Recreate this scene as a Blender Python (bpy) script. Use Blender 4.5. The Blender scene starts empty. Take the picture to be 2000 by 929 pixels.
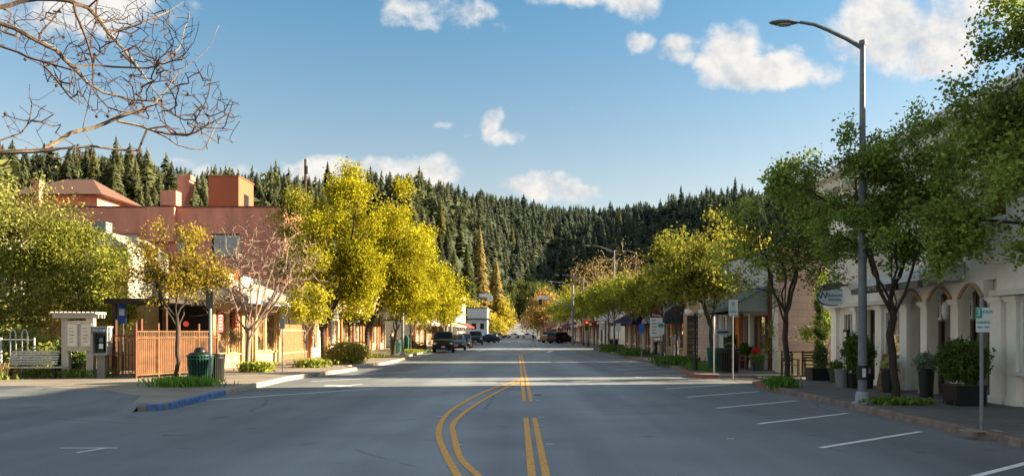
import bpy, math, random
import numpy as np
from mathutils import Vector, Matrix
R = math.radians
scene = bpy.context.scene
COL = bpy.data.collections.new("Scene"); scene.collection.children.link(COL)
EYE = 1.75; FL = 1500.0; VX = 1010.0; HY = 648.0
def at(px, py, Y):                       # direction in the photo + depth -> world point
    return ((px-VX)*Y/FL, Y, EYE-(py-HY)*Y/FL)

# ---------------------------------------------------------------- materials
def newmat(name):
    m = bpy.data.materials.new(name); m.use_nodes = True
    nt = m.node_tree; nt.nodes.clear()
    return m, nt
def N(nt, t, **kw):
    n = nt.nodes.new(t)
    for k, v in kw.items():
        if k in n.inputs.keys(): n.inputs[k].default_value = v
        else: setattr(n, k, v)
    return n
def L(nt, a, b): nt.links.new(a, b)
_mc = {}
def mat(name, col, rough=0.7, var=0.25, scale=3.0, metal=0.0, bump=0.0, spec=0.3, col2=None, emit=0, stretch=None):
    if name in _mc: return _mc[name]
    m, nt = newmat(name)
    out = N(nt, 'ShaderNodeOutputMaterial'); b = N(nt, 'ShaderNodeBsdfPrincipled')
    L(nt, b.outputs[0], out.inputs[0])
    b.inputs['Roughness'].default_value = rough; b.inputs['Metallic'].default_value = metal
    b.inputs['Specular IOR Level'].default_value = spec
    tc = N(nt, 'ShaderNodeTexCoord'); vec = tc.outputs['Object']
    if stretch:
        mp = N(nt, 'ShaderNodeMapping'); mp.inputs['Scale'].default_value = stretch
        L(nt, vec, mp.inputs[0]); vec = mp.outputs[0]
    nz = N(nt, 'ShaderNodeTexNoise', Scale=scale, Detail=6.0, Roughness=0.65); L(nt, vec, nz.inputs['Vector'])
    rp = N(nt, 'ShaderNodeMapRange'); L(nt, nz.outputs['Fac'], rp.inputs['Value'])
    rp.inputs['From Min'].default_value = 0.3; rp.inputs['From Max'].default_value = 0.7
    mx = N(nt, 'ShaderNodeMix', data_type='RGBA')
    c2 = col2 or tuple(c*(1-var) for c in col)
    c1 = col if col2 else tuple(min(1, c*(1+var*0.5)) for c in col)
    mx.inputs[6].default_value = (*c2, 1); mx.inputs[7].default_value = (*c1, 1)
    L(nt, rp.outputs[0], mx.inputs[0]); L(nt, mx.outputs[2], b.inputs['Base Color'])
    if bump:
        n2 = N(nt, 'ShaderNodeTexNoise', Scale=scale*8, Detail=4.0); L(nt, vec, n2.inputs['Vector'])
        bp = N(nt, 'ShaderNodeBump', Strength=bump, Distance=0.02); L(nt, n2.outputs['Fac'], bp.inputs['Height'])
        L(nt, bp.outputs[0], b.inputs['Normal'])
    if emit:
        b.inputs['Emission Color'].default_value = (*col, 1); b.inputs['Emission Strength'].default_value = emit
    _mc[name] = m
    return m
def brickmat(name, col, mortar, bw=0.4, bh=0.2, rough=0.85, var=0.2):
    m, nt = newmat(name)
    out = N(nt, 'ShaderNodeOutputMaterial'); b = N(nt, 'ShaderNodeBsdfPrincipled', Roughness=rough)
    b.inputs['Specular IOR Level'].default_value = 0.2
    L(nt, b.outputs[0], out.inputs[0])
    tc = N(nt, 'ShaderNodeTexCoord'); sp = N(nt, 'ShaderNodeSeparateXYZ'); L(nt, tc.outputs['Object'], sp.inputs[0])
    ad = N(nt, 'ShaderNodeMath', operation='ADD'); L(nt, sp.outputs[0], ad.inputs[0]); L(nt, sp.outputs[1], ad.inputs[1])
    cb = N(nt, 'ShaderNodeCombineXYZ'); L(nt, ad.outputs[0], cb.inputs[0]); L(nt, sp.outputs[2], cb.inputs[1])
    bk = N(nt, 'ShaderNodeTexBrick', Scale=1.0)
    bk.inputs['Brick Width'].default_value = bw; bk.inputs['Row Height'].default_value = bh
    bk.inputs['Mortar Size'].default_value = 0.012
    bk.inputs['Color1'].default_value = (*col, 1); bk.inputs['Color2'].default_value = (*[c*(1-var) for c in col], 1)
    bk.inputs['Mortar'].default_value = (*mortar, 1)
    L(nt, cb.outputs[0], bk.inputs['Vector'])
    nz = N(nt, 'ShaderNodeTexNoise', Scale=1.3, Detail=5.0); L(nt, tc.outputs['Object'], nz.inputs['Vector'])
    mx = N(nt, 'ShaderNodeMix', data_type='RGBA', blend_type='MULTIPLY'); mx.inputs[0].default_value = 0.35
    L(nt, bk.outputs['Color'], mx.inputs[6]); L(nt, nz.outputs['Color'], mx.inputs[7])
    L(nt, mx.outputs[2], b.inputs['Base Color'])
    return m
def stripemat(name, a, b_, period, axis=0, rough=0.8, duty=0.5):
    m, nt = newmat(name)
    out = N(nt, 'ShaderNodeOutputMaterial'); b = N(nt, 'ShaderNodeBsdfPrincipled', Roughness=rough); L(nt, b.outputs[0], out.inputs[0])
    tc = N(nt, 'ShaderNodeTexCoord'); sp = N(nt, 'ShaderNodeSeparateXYZ'); L(nt, tc.outputs['Object'], sp.inputs[0])
    d = N(nt, 'ShaderNodeMath', operation='DIVIDE'); L(nt, sp.outputs[axis], d.inputs[0]); d.inputs[1].default_value = period
    f = N(nt, 'ShaderNodeMath', operation='FRACT'); L(nt, d.outputs[0], f.inputs[0])
    g = N(nt, 'ShaderNodeMath', operation='GREATER_THAN'); L(nt, f.outputs[0], g.inputs[0]); g.inputs[1].default_value = duty
    mx = N(nt, 'ShaderNodeMix', data_type='RGBA'); mx.inputs[6].default_value = (*a, 1); mx.inputs[7].default_value = (*b_, 1)
    L(nt, g.outputs[0], mx.inputs[0]); L(nt, mx.outputs[2], b.inputs['Base Color'])
    return m
def leafmat(name, translucent=0.35, haze=False):
    m, nt = newmat(name)
    out = N(nt, 'ShaderNodeOutputMaterial')
    at_ = N(nt, 'ShaderNodeAttribute', attribute_name='tint')
    col = at_.outputs['Color']
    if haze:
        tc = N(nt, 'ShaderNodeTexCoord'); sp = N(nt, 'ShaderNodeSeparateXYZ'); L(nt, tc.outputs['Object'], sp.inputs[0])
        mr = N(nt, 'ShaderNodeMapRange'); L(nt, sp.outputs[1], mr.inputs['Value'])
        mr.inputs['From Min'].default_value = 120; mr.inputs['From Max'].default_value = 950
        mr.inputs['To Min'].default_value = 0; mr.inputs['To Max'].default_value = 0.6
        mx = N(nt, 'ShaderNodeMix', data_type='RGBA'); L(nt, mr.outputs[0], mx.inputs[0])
        L(nt, col, mx.inputs[6]); mx.inputs[7].default_value = (0.078, 0.115, 0.112, 1); col = mx.outputs[2]  # distance haze mixed into the needle colour
    d = N(nt, 'ShaderNodeBsdfDiffuse'); t = N(nt, 'ShaderNodeBsdfTranslucent')
    L(nt, col, d.inputs[0]); L(nt, col, t.inputs[0])
    ms = N(nt, 'ShaderNodeMixShader'); ms.inputs[0].default_value = translucent
    L(nt, d.outputs[0], ms.inputs[1]); L(nt, t.outputs[0], ms.inputs[2]); L(nt, ms.outputs[0], out.inputs[0])
    return m
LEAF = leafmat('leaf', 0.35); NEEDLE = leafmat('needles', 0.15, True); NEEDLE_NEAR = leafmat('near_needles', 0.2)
def glassmat(name, dark=(0.012, 0.012, 0.013), warm=(0.10, 0.06, 0.03), scale=1.5, refl=0.35):
    m, nt = newmat(name)
    out = N(nt, 'ShaderNodeOutputMaterial')
    tc = N(nt, 'ShaderNodeTexCoord')
    nz = N(nt, 'ShaderNodeTexVoronoi', Scale=scale*2); nz.feature = 'F1'; L(nt, tc.outputs['Object'], nz.inputs['Vector'])
    cr = N(nt, 'ShaderNodeValToRGB'); L(nt, nz.outputs['Color'], cr.inputs[0])
    cr.color_ramp.elements[0].position = 0.35; cr.color_ramp.elements[0].color = (*dark, 1)
    cr.color_ramp.elements[1].position = 0.9; cr.color_ramp.elements[1].color = (*warm, 1)
    d = N(nt, 'ShaderNodeBsdfDiffuse'); L(nt, cr.outputs[0], d.inputs[0])
    g = N(nt, 'ShaderNodeBsdfGlossy', Roughness=0.03); g.inputs[0].default_value = (0.9, 0.92, 0.95, 1)
    n2 = N(nt, 'ShaderNodeTexNoise', Scale=2.0); L(nt, tc.outputs['Object'], n2.inputs['Vector'])
    bp = N(nt, 'ShaderNodeBump', Strength=0.05, Distance=0.02); L(nt, n2.outputs['Fac'], bp.inputs['Height']); L(nt, bp.outputs[0], g.inputs['Normal'])
    lw = N(nt, 'ShaderNodeLayerWeight', Blend=refl)
    ms = N(nt, 'ShaderNodeMixShader'); fm_ = N(nt, 'ShaderNodeMath', operation='MULTIPLY_ADD'); L(nt, lw.outputs['Fresnel'], fm_.inputs[0]); fm_.inputs[1].default_value = 0.85; fm_.inputs[2].default_value = 0.02 if 'car' in name else 0.16; L(nt, fm_.outputs[0], ms.inputs[0]); L(nt, d.outputs[0], ms.inputs[1]); L(nt, g.outputs[0], ms.inputs[2])
    L(nt, ms.outputs[0], out.inputs[0])
    return m
GLASS = glassmat('window_glass'); GLASSW = glassmat('shop_glass', (0.03, 0.022, 0.015), (0.35, 0.22, 0.10), 1.2, 0.3)  # warm tone paints interior light into the pane colour
GLASSC = glassmat('car_glass', (0.006, 0.007, 0.008), (0.012, 0.012, 0.012), 1, 0.12)

# ---------------------------------------------------------------- mesh builder
class MB:
    def __init__(s): s.v = []; s.f = []; s.m = []; s.mats = []; s.T = None
    def mi(s, m):
        if m not in s.mats: s.mats.append(m)
        return s.mats.index(m)
    def add(s, vs, fs, m):
        o = len(s.v)
        if s.T is not None: vs = [tuple(s.T @ Vector(p)) for p in vs]
        s.v += [tuple(p) for p in vs]; k = s.mi(m)
        for f in fs: s.f.append(tuple(i+o for i in f)); s.m.append(k)
        return s
    def box(s, x0, x1, y0, y1, z0, z1, m, taper=0.0):
        t = taper
        vs = [(x0, y0, z0), (x1, y0, z0), (x1, y1, z0), (x0, y1, z0),
              (x0+t, y0+t, z1), (x1-t, y0+t, z1), (x1-t, y1-t, z1), (x0+t, y1-t, z1)]
        return s.add(vs, [(3, 2, 1, 0), (4, 5, 6, 7), (0, 1, 5, 4), (1, 2, 6, 5), (2, 3, 7, 6), (3, 0, 4, 7)], m)
    def prism(s, poly, a0, a1, axis, m):      # poly in the two other axes (order x,y,z minus axis)
        n = len(poly); vs = []
        for a in (a0, a1):
            for p, q in poly:
                vs.append((a, p, q) if axis == 0 else (p, a, q) if axis == 1 else (p, q, a))
        fs = [tuple(range(n)), tuple(range(2*n-1, n-1, -1))]
        for i in range(n): fs.append((i, i+n, (i+1) % n+n, (i+1) % n))
        return s.add(vs, fs, m)
    def tube(s, pts, rad, m, k=6, caps=True):
        pts = [Vector(p) for p in pts]; n = len(pts)
        if not hasattr(rad, '__len__'): rad = [rad]*n
        vs = []; ref = Vector((0.13, 0.37, 0.92)).normalized()
        prev = None
        for i in range(n):
            d = (pts[min(i+1, n-1)]-pts[max(i-1, 0)])
            if d.length < 1e-7: d = Vector((0, 0, 1))
            d.normalize()
            if prev is None:
                a = d.cross(Vector((1, 0, 0)) if abs(d.x) < 0.8 else Vector((0, 1, 0))).normalized()
            else:
                a = prev-d*prev.dot(d)
                a = a.normalized() if a.length > 1e-5 else d.orthogonal().normalized()
            prev = a; b = d.cross(a)
            for j in range(k):
                t = 2*math.pi*j/k
                vs.append(pts[i]+(a*math.cos(t)+b*math.sin(t))*rad[i])
        fs = [(i*k+j, i*k+(j+1) % k, (i+1)*k+(j+1) % k, (i+1)*k+j) for i in range(n-1) for j in range(k)]
        if caps: fs += [tuple(range(k-1, -1, -1)), tuple((n-1)*k+j for j in range(k))]
        return s.add(vs, fs, m)
    def lathe(s, prof, m, c=(0, 0, 0), k=16, axis=2):
        vs = []
        for r, z in prof:
            for j in range(k):
                t = 2*math.pi*j/k; p = (r*math.cos(t), r*math.sin(t), z)
                if axis == 0: p = (p[2], p[0], p[1])
                if axis == 1: p = (p[0], p[2], p[1])
                vs.append((p[0]+c[0], p[1]+c[1], p[2]+c[2]))
        n = len(prof)
        fs = [(i*k+j, i*k+(j+1) % k, (i+1)*k+(j+1) % k, (i+1)*k+j) for i in range(n-1) for j in range(k)]
        fs += [tuple(range(k-1, -1, -1)), tuple((n-1)*k+j for j in range(k))]
        return s.add(vs, fs, m)
    def build(s, name, parent=None, loc=None, smooth=False, bevel=0, rot=None):
        me = bpy.data.meshes.new(name); me.from_pydata(s.v, [], s.f)
        for m in s.mats: me.materials.append(m)
        me.polygons.foreach_set('material_index', s.m)
        if smooth: me.polygons.foreach_set('use_smooth', [True]*len(s.f))
        me.update()
        o = link(name, me, parent)
        if loc: o.location = loc
        if rot: o.rotation_euler = rot
        if smooth:
            try: me.set_sharp_from_angle(angle=R(40))
            except Exception: pass
        if bevel:
            b = o.modifiers.new('bevel', 'BEVEL'); b.width = bevel; b.segments = 2; b.limit_method = 'ANGLE'; b.angle_limit = R(40)
        return o
def link(name, data, parent=None):
    o = bpy.data.objects.new(name, data); COL.objects.link(o)
    if parent is not None: o.parent = parent
    return o
def tag(o, label=None, cat=None, group=None, kind=None):
    if label: o['label'] = label
    if cat: o['category'] = cat
    if group: o['group'] = group
    if kind: o['kind'] = kind
    return o
def thing(name, label, cat, loc=(0, 0, 0), rz=0, group=None):
    o = link(name, None); o.location = loc; o.rotation_euler = (0, 0, rz); o.empty_display_size = 0.3
    return tag(o, label, cat, group)
def struct(o): o['kind'] = 'structure'; return o
def dup(root, loc, rz=0, label=None, scale=None):
    kids = {}
    for x in COL.objects: kids.setdefault(x.parent, []).append(x)
    def rec(o, par):
        c = o.copy(); COL.objects.link(c)
        if par is not None: c.parent = par
        for ch in kids.get(o, []): rec(ch, c)
        return c
    r = rec(root, None); r.location = loc; r.rotation_euler = (0, 0, rz)
    if label: r['label'] = label
    if scale: r.scale = scale
    return r
def npmesh(name, V, F, matl, tint=None, parent=None):
    me = bpy.data.meshes.new(name); nv = len(V); nf = len(F); k = F.shape[1]
    me.vertices.add(nv); me.vertices.foreach_set('co', V.astype(np.float32).ravel())
    me.loops.add(nf*k); me.loops.foreach_set('vertex_index', F.astype(np.int32).ravel())
    me.polygons.add(nf); me.polygons.foreach_set('loop_start', np.arange(0, nf*k, k, dtype=np.int32))
    me.update(calc_edges=True)
    if tint is not None:
        a = me.color_attributes.new('tint', 'FLOAT_COLOR', 'POINT')
        c = np.ones((nv, 4), np.float32); c[:, :3] = tint; a.data.foreach_set('color', c.ravel())
    me.materials.append(matl)
    return link(name, me, parent)
def text(parent, s, size, m, loc, rot, name='lettering', ext=0.004, align='CENTER', sx=1.0):
    cu = bpy.data.curves.new('txt', 'FONT'); cu.body = s; cu.size = size; cu.extrude = ext
    cu.align_x = align; cu.align_y = 'CENTER'
    tmp = bpy.data.objects.new('txt', cu); COL.objects.link(tmp)
    me = bpy.data.meshes.new_from_object(tmp.evaluated_get(bpy.context.evaluated_depsgraph_get()))
    bpy.data.objects.remove(tmp); bpy.data.curves.remove(cu)
    me.materials.clear(); me.materials.append(m)
    o = link(name, me, parent); o.location = loc; o.rotation_euler = rot; o.scale = (sx, 1, 1)
    return o

# ---------------------------------------------------------------- foliage
def leaf_quads(rng, P, size, asp=0.6, up=0.0):
    n = len(P)
    a = rng.normal(size=(n, 3)); a /= np.linalg.norm(a, axis=1)[:, None]
    if up: a[:, 2] = np.abs(a[:, 2])+up; a /= np.linalg.norm(a, axis=1)[:, None]
    b = rng.normal(size=(n, 3)); b -= (b*a).sum(1)[:, None]*a; b /= np.linalg.norm(b, axis=1)[:, None]
    s = size*(0.6+0.8*rng.random(n))[:, None]
    V = np.stack([P-a*s, P+b*s*asp, P+a*s, P-b*s*asp], 1).reshape(-1, 3)
    F = np.arange(4*n).reshape(n, 4)
    return V, F
def tints(rng, n, col, var=0.35, col2=None, k=4, fac=None):
    c = np.array(col)[None, :]*np.ones((n, 1))
    if col2 is not None:
        f = (rng.random(n) if fac is None else fac)[:, None]; c = c*(1-f)+np.array(col2)[None, :]*f
    c = c*(1-var+2*var*rng.random(n))[:, None]
    return np.repeat(c, k, 0)
def foliage(name, parent, pts, n, size, col, seed, col2=None, sigma=0.1, asp=0.6, up=0.0, m=None, var=0.35, shade=None):
    rng = np.random.default_rng(seed); pts = np.array(pts)
    i = rng.integers(0, len(pts), n); P = pts[i]+rng.normal(size=(n, 3))*sigma
    V, F = leaf_quads(rng, P, size, asp, up)
    tt = tints(rng, n, col, var, col2)
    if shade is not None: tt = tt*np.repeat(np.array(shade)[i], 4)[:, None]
    return npmesh(name, V, F, m or LEAF, tt, parent)
def blob_pts(rng, lobes, n, shell=0.55):
    w = np.array([l[3]*l[4]*l[5] for l in lobes]); w = w**0.8; w /= w.sum()
    i = rng.choice(len(lobes), n, p=w); Lb = np.array([l[:6] for l in lobes])[i]
    d = rng.normal(size=(n, 3)); d /= np.linalg.norm(d, axis=1)[:, None]
    r = shell+(1-shell)*rng.random(n)**0.7
    return Lb[:, :3]+d*Lb[:, 3:6]*r[:, None]
class Skel:
    def __init__(s): s.p = []; s.par = []; s.chains = []
    def chain(s, start, pts):
        idx = [] if start is None else [start]
        for q in pts:
            s.p.append(np.array(q, float)); s.par.append(idx[-1] if idx else -1); idx.append(len(s.p)-1)
        s.chains.append(idx); return idx
    def grow(s, rng, targets, step, upb=0.5, lift=0.12, jit=0.06, curl=0.25):
        base = np.array([s.p[0][0], s.p[0][1]]); tg = np.array(targets)
        P0 = np.array(s.p); dm = np.array([np.min(np.linalg.norm(P0-t, axis=1)) for t in tg])
        out = []
        for ti in np.argsort(dm):
            t = tg[ti]; P = np.array(s.p)
            D = t-P; dist = np.linalg.norm(D, axis=1); hz = np.hypot(D[:, 0], D[:, 1])
            cost = dist+upb*np.maximum(0, P[:, 2]+0.35*hz-t[2])
            cost[:s.nt] += 1e3
            j = int(np.argmin(cost)); a = s.p[j]; d = t-a; ln = np.linalg.norm(d)
            n = max(2, int(ln/step)); pd = a-s.p[s.par[j]] if s.par[j] >= 0 else np.array([0, 0, 1.0])
            pd = pd/(np.linalg.norm(pd)+1e-6)
            c = a+pd*ln*curl+d*(0.5-curl)
            pts = []
            for q in range(1, n+1):
                u = q/n; x = (1-u)**2*a+2*u*(1-u)*c+u*u*t
                x = x+rng.normal(size=3)*jit*min(1, ln)*(0.4 if q == n else 1); pts.append(x)
            out.append(s.chain(j, pts))
        return out
    def radii(s, rt, ex, rmax):
        n = len(s.p); w = np.zeros(n); child = np.zeros(n, int)
        for i in range(n):
            if s.par[i] >= 0: child[s.par[i]] += 1
        w[child == 0] = 1
        for i in range(n-1, -1, -1):
            if s.par[i] >= 0: w[s.par[i]] += w[i]
        r = rt*w**ex; return np.minimum(r, rmax)
    def mesh(s, name, parent, m, rt, ex, rmax, flare=True, mtwig=None):
        r = s.radii(rt, ex, rmax); mb = MB()
        for c in s.chains:
            if len(c) < 2: continue
            rr = [min(r[i], r[c[1]]*1.15) for i in c]
            if flare and c[0] == 0: rr[0] *= 1.35
            mx = max(rr); k = 10 if mx > 0.07 else 6 if mx > 0.03 else 4 if mx > 0.012 else 3
            mb.tube([s.p[i] for i in c], rr, (mtwig if mtwig and mx < 0.02 else m), k, caps=False)
        return mb.build(name, parent, smooth=True)
def tree(label, base, lobes, th, forks, ntg, nleaf, lsize, col, seed, col2=None, bark=None, rt=0.006, ex=0.42, rmax=0.16,
         sigma=0.16, step=0.3, name='street_tree', group=None, lean=(0, 0), shell=0.3, cat='tree', top=None, mtwig=None, crown=True, tiplen=3, upb=0.6, var=0.35, clump=5.0, cs=0.15):
    rng = np.random.default_rng(seed); root = thing(name, label, cat, base, 0, group)
    sk = Skel(); n = max(3, int(th/0.35))
    tr = sk.chain(None, [(lean[0]*(i/n)**1.3+rng.normal()*0.02, lean[1]*(i/n)+rng.normal()*0.02, th*i/n-(0.05 if i == 0 else 0)) for i in range(n+1)])
    sk.nt = max(1, n-1)
    C = np.average(np.array([l[:3] for l in lobes]), axis=0, weights=[l[3]*l[4]*l[5] for l in lobes])
    ext = max(l[3] for l in lobes); ztop = top or max(l[2]+l[5]*0.55 for l in lobes)
    for f in range(forks):
        a = 2*math.pi*(f+rng.random()*0.5)/forks; sp = ext*(0.35+0.3*rng.random()); b = np.array(sk.p[tr[-1-(f % 2)]])
        e = np.array([C[0]+math.cos(a)*sp, C[1]+math.sin(a)*sp, th+(ztop-th)*(0.55+0.4*rng.random())]); q = []
        m_ = max(4, int(np.linalg.norm(e-b)/0.4))
        for i in range(1, m_+1):
            u = i/m_; mid = np.array([b[0]+(e[0]-b[0])*0.65, b[1]+(e[1]-b[1])*0.65, b[2]+(e[2]-b[2])*0.35])
            q.append((1-u)**2*b+2*u*(1-u)*mid+u*u*e+rng.normal(size=3)*0.04)
        sk.chain(tr[-1-(f % 2)], q)
    nc = max(6, int(ntg/clump)); cen = blob_pts(rng, lobes, nc, shell); Rm = np.mean([l[3] for l in lobes])
    k_ = rng.integers(0, nc, ntg); tg = cen[k_]+rng.normal(size=(ntg, 3))*Rm*cs*np.array([1, 1, .8])
    tg = tg[tg[:, 2] > th*0.75]
    ch = sk.grow(rng, tg, step, upb=upb)
    sk.mesh('trunk', root, bark or BARK, rt, ex, rmax, mtwig=mtwig)
    if nleaf and crown:
        pts = []; sh = []; Cc = np.mean([sk.p[c[-1]] for c in ch], axis=0); sp_ = np.std([sk.p[c[-1]] for c in ch], axis=0)+.1
        for c in ch:
            cc = c[1:] if len(c) <= tiplen+1 else c[-tiplen:]
            q = [sk.p[i] for i in cc]; wgt = rng.random()**0.7
            k = 1+int(wgt*4)
            dd = np.linalg.norm((sk.p[c[-1]]-Cc)/sp_)/1.7; f_ = (0.45+0.6*min(1.1, dd))*rng.uniform(.65, 1.25)  # inner leaves get a darker tint, painted shade; the rest is random
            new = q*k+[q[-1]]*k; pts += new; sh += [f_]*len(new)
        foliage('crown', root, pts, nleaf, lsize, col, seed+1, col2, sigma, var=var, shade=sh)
    return root
BARK = mat('bark', (0.055, 0.043, 0.034), 0.9, 0.4, 6, bump=0.5, stretch=(3, 3, 0.6))
BARKL = mat('pale_bark', (0.26, 0.22, 0.18), 0.9, 0.35, 6, bump=0.4, stretch=(3, 3, 0.6))
TWIG = mat('twig', (0.30, 0.22, 0.17), 0.9, 0.3, 6)
# ---------------------------------------------------------------- camera, sun, sky
cam = bpy.data.cameras.new("camera"); camo = link("camera", cam); scene.camera = camo
camo.location = (0, 0, EYE); camo.rotation_euler = (R(90), 0, 0)
cam.sensor_width = 36; cam.lens = 27.0; cam.shift_x = -0.005; cam.shift_y = 0.0918; cam.clip_start = 0.1; cam.clip_end = 20000
SUN_EL, SUN_AZ = 17.0, 7.5
sun = bpy.data.lights.new("sun", 'SUN'); sun.energy = 24.0; sun.angle = R(0.5); sun.color = (1.0, 0.82, 0.57)
suno = link("sun", sun); e, a = R(SUN_EL), R(SUN_AZ)
sdir = Vector((math.cos(e)*math.cos(a), math.cos(e)*math.sin(a), math.sin(e)))
suno.rotation_euler = (-sdir).to_track_quat('-Z', 'Y').to_euler(); suno.location = (60, 0, 40)
scene.view_settings.view_transform = 'Standard'; scene.view_settings.look = 'None'; scene.view_settings.exposure = 0
scene.cycles.max_bounces = 6; scene.cycles.diffuse_bounces = 3; scene.cycles.transparent_max_bounces = 6
try:
    scene.cycles.use_denoising = True
except Exception: pass
w = bpy.data.worlds.new("World"); scene.world = w; w.use_nodes = True; nt = w.node_tree; nt.nodes.clear()
wo = N(nt, 'ShaderNodeOutputWorld'); bg = N(nt, 'ShaderNodeBackground')
sky = N(nt, 'ShaderNodeTexSky'); sky.sky_type = 'NISHITA'; sky.sun_disc = False
sky.sun_elevation = R(SUN_EL); sky.sun_rotation = R(90-SUN_AZ); sky.air_density = 1.0; sky.dust_density = 0.6; sky.ozone_density = 2.0
SKY_STR = 0.21
def M_(op, a, b=None, c=None, clamp=False):
    n = nt.nodes.new('ShaderNodeMath'); n.operation = op; n.use_clamp = clamp
    for i, v in enumerate((a, b, c)):
        if v is None: continue
        if isinstance(v, (int, float)): n.inputs[i].default_value = v
        else: nt.links.new(v, n.inputs[i])
    return n.outputs[0]
tc = N(nt, 'ShaderNodeTexCoord'); sp = N(nt, 'ShaderNodeSeparateXYZ'); L(nt, tc.outputs['Generated'], sp.inputs[0])
yy = M_('MAXIMUM', sp.outputs[1], 0.02)
u0 = M_('DIVIDE', sp.outputs[0], yy); v0 = M_('DIVIDE', sp.outputs[2], yy)
cb = N(nt, 'ShaderNodeCombineXYZ'); L(nt, u0, cb.inputs[0]); L(nt, v0, cb.inputs[1])
def wnoise(scale, off=(0, 0, 0), detail=7.0, rough=0.6, dist=0.0, sc=(1, 1, 1)):
    mp = N(nt, 'ShaderNodeMapping'); mp.inputs['Location'].default_value = off; mp.inputs['Scale'].default_value = sc; L(nt, cb.outputs[0], mp.inputs[0])
    n = N(nt, 'ShaderNodeTexNoise', Scale=scale, Detail=detail, Roughness=rough, Distortion=dist); L(nt, mp.outputs[0], n.inputs['Vector'])
    return n
nw = wnoise(14.0, detail=3.0); sw = N(nt, 'ShaderNodeSeparateColor'); L(nt, nw.outputs['Color'], sw.inputs[0])
u = M_('ADD', u0, M_('MULTIPLY', M_('SUBTRACT', sw.outputs[0], 0.5), 0.05)); v = M_('ADD', v0, M_('MULTIPLY', M_('SUBTRACT', sw.outputs[1], 0.5), 0.04))
BL = [  # clouds as soft ellipses in (azimuth, elevation) tangents, photo units / 1500
 (120, 10, 230, 75, .75), (235, 5, 90, 70, .85), (790, 20, 60, 32, .55), (830, 45, 80, 18, .45), (905, 25, 50, 40, .6), (870, 5, 40, 30, .5),
 (1130, -2, 110, 26, .8), (1230, 2, 75, 34, .85), (1256, 80, 32, 22, .8), (1325, 100, 44, 34, .85),
 (1430, 90, 70, 60, 1.0), (1450, 140, 85, 42, 1.0), (1530, 138, 110, 38, 1.0), (1600, 140, 50, 34, .85), (1395, 110, 40, 46, .9), (1560, 98, 26, 10, .4),
 (1740, 60, 130, 95, 1.1), (1830, 70, 110, 85, 1.1), (1720, 10, 90, 60, 1.0), (1800, 120, 60, 34, .9), (1930, -5, 110, 60, .8), (1680, 105, 50, 34, .8), (2080, 40, 120, 60, .8),
 (962, 246, 28, 34, .85), (985, 268, 48, 15, .75), (872, 240, 20, 11, .5), (908, 256, 20, 9, .45), (1115, 212, 8, 8, .4), (960, 50, 24, 14, .3),
 (1050, 362, 90, 32, .9), (1100, 372, 75, 24, .85), (1010, 348, 60, 14, .6), (1070, 342, 40, 20, .8),
 (800, 335, 100, 42, 1.0), (850, 340, 60, 30, .8), (745, 325, 45, 30, .9), (640, 335, 80, 30, .95), (600, 325, 50, 18, .7), (440, 332, 80, 22, .75), (350, 320, 40, 14, .5), (690, 345, 80, 22, .8)]
dens = None
for (px, py, rx, ry, wgt) in BL:
    du = M_('MULTIPLY', M_('SUBTRACT', u, (px-VX)/FL), FL/(rx*1.12)); dv = M_('MULTIPLY', M_('SUBTRACT', v, (HY-py)/FL), FL/(ry*1.12))
    q = M_('MULTIPLY', M_('SUBTRACT', 1.0, M_('ADD', M_('MULTIPLY', du, du), M_('MULTIPLY', dv, dv))), wgt)
    dens = q if dens is None else M_('SMOOTH_MAX', dens, q, 0.12)
n1 = wnoise(16.0, detail=8.0, rough=0.62); n2 = wnoise(16.0, off=(0.012, 0.012, 0), detail=8.0, rough=0.62); n3 = wnoise(7.0, off=(3, 1, 0), detail=3.0)
den = M_('ADD', dens, M_('MULTIPLY', M_('SUBTRACT', n1.outputs['Fac'], 0.5), 2.3))
al = N(nt, 'ShaderNodeMapRange', interpolation_type='SMOOTHSTEP'); L(nt, den, al.inputs['Value']); al.inputs['From Min'].default_value = 0.12; al.inputs['From Max'].default_value = 0.95
front = M_('GREATER_THAN', sp.outputs[1], 0.05); alpha = M_('MULTIPLY', M_('MULTIPLY', al.outputs[0], front), M_('MULTIPLY', M_('GREATER_THAN', dens, -1.2), 0.94))
rel = M_('MULTIPLY', M_('SUBTRACT', n1.outputs['Fac'], n2.outputs['Fac']), 2.6)
thick = M_('MULTIPLY', M_('SUBTRACT', n3.outputs['Fac'], 0.42), 1.6)
lit = M_('ADD', M_('ADD', rel, thick), M_('SUBTRACT', 0.95, M_('MULTIPLY', M_('MAXIMUM', dens, 0.0), 0.35)), clamp=True)
mc = N(nt, 'ShaderNodeMix', data_type='RGBA'); L(nt, lit, mc.inputs[0]); mc.inputs[6].default_value = (0.58, 0.60, 0.66, 1); mc.inputs[7].default_value = (1.0, 0.96, 0.90, 1)
bgc = N(nt, 'ShaderNodeBackground', Strength=1.0); L(nt, mc.outputs[2], bgc.inputs[0])
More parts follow.
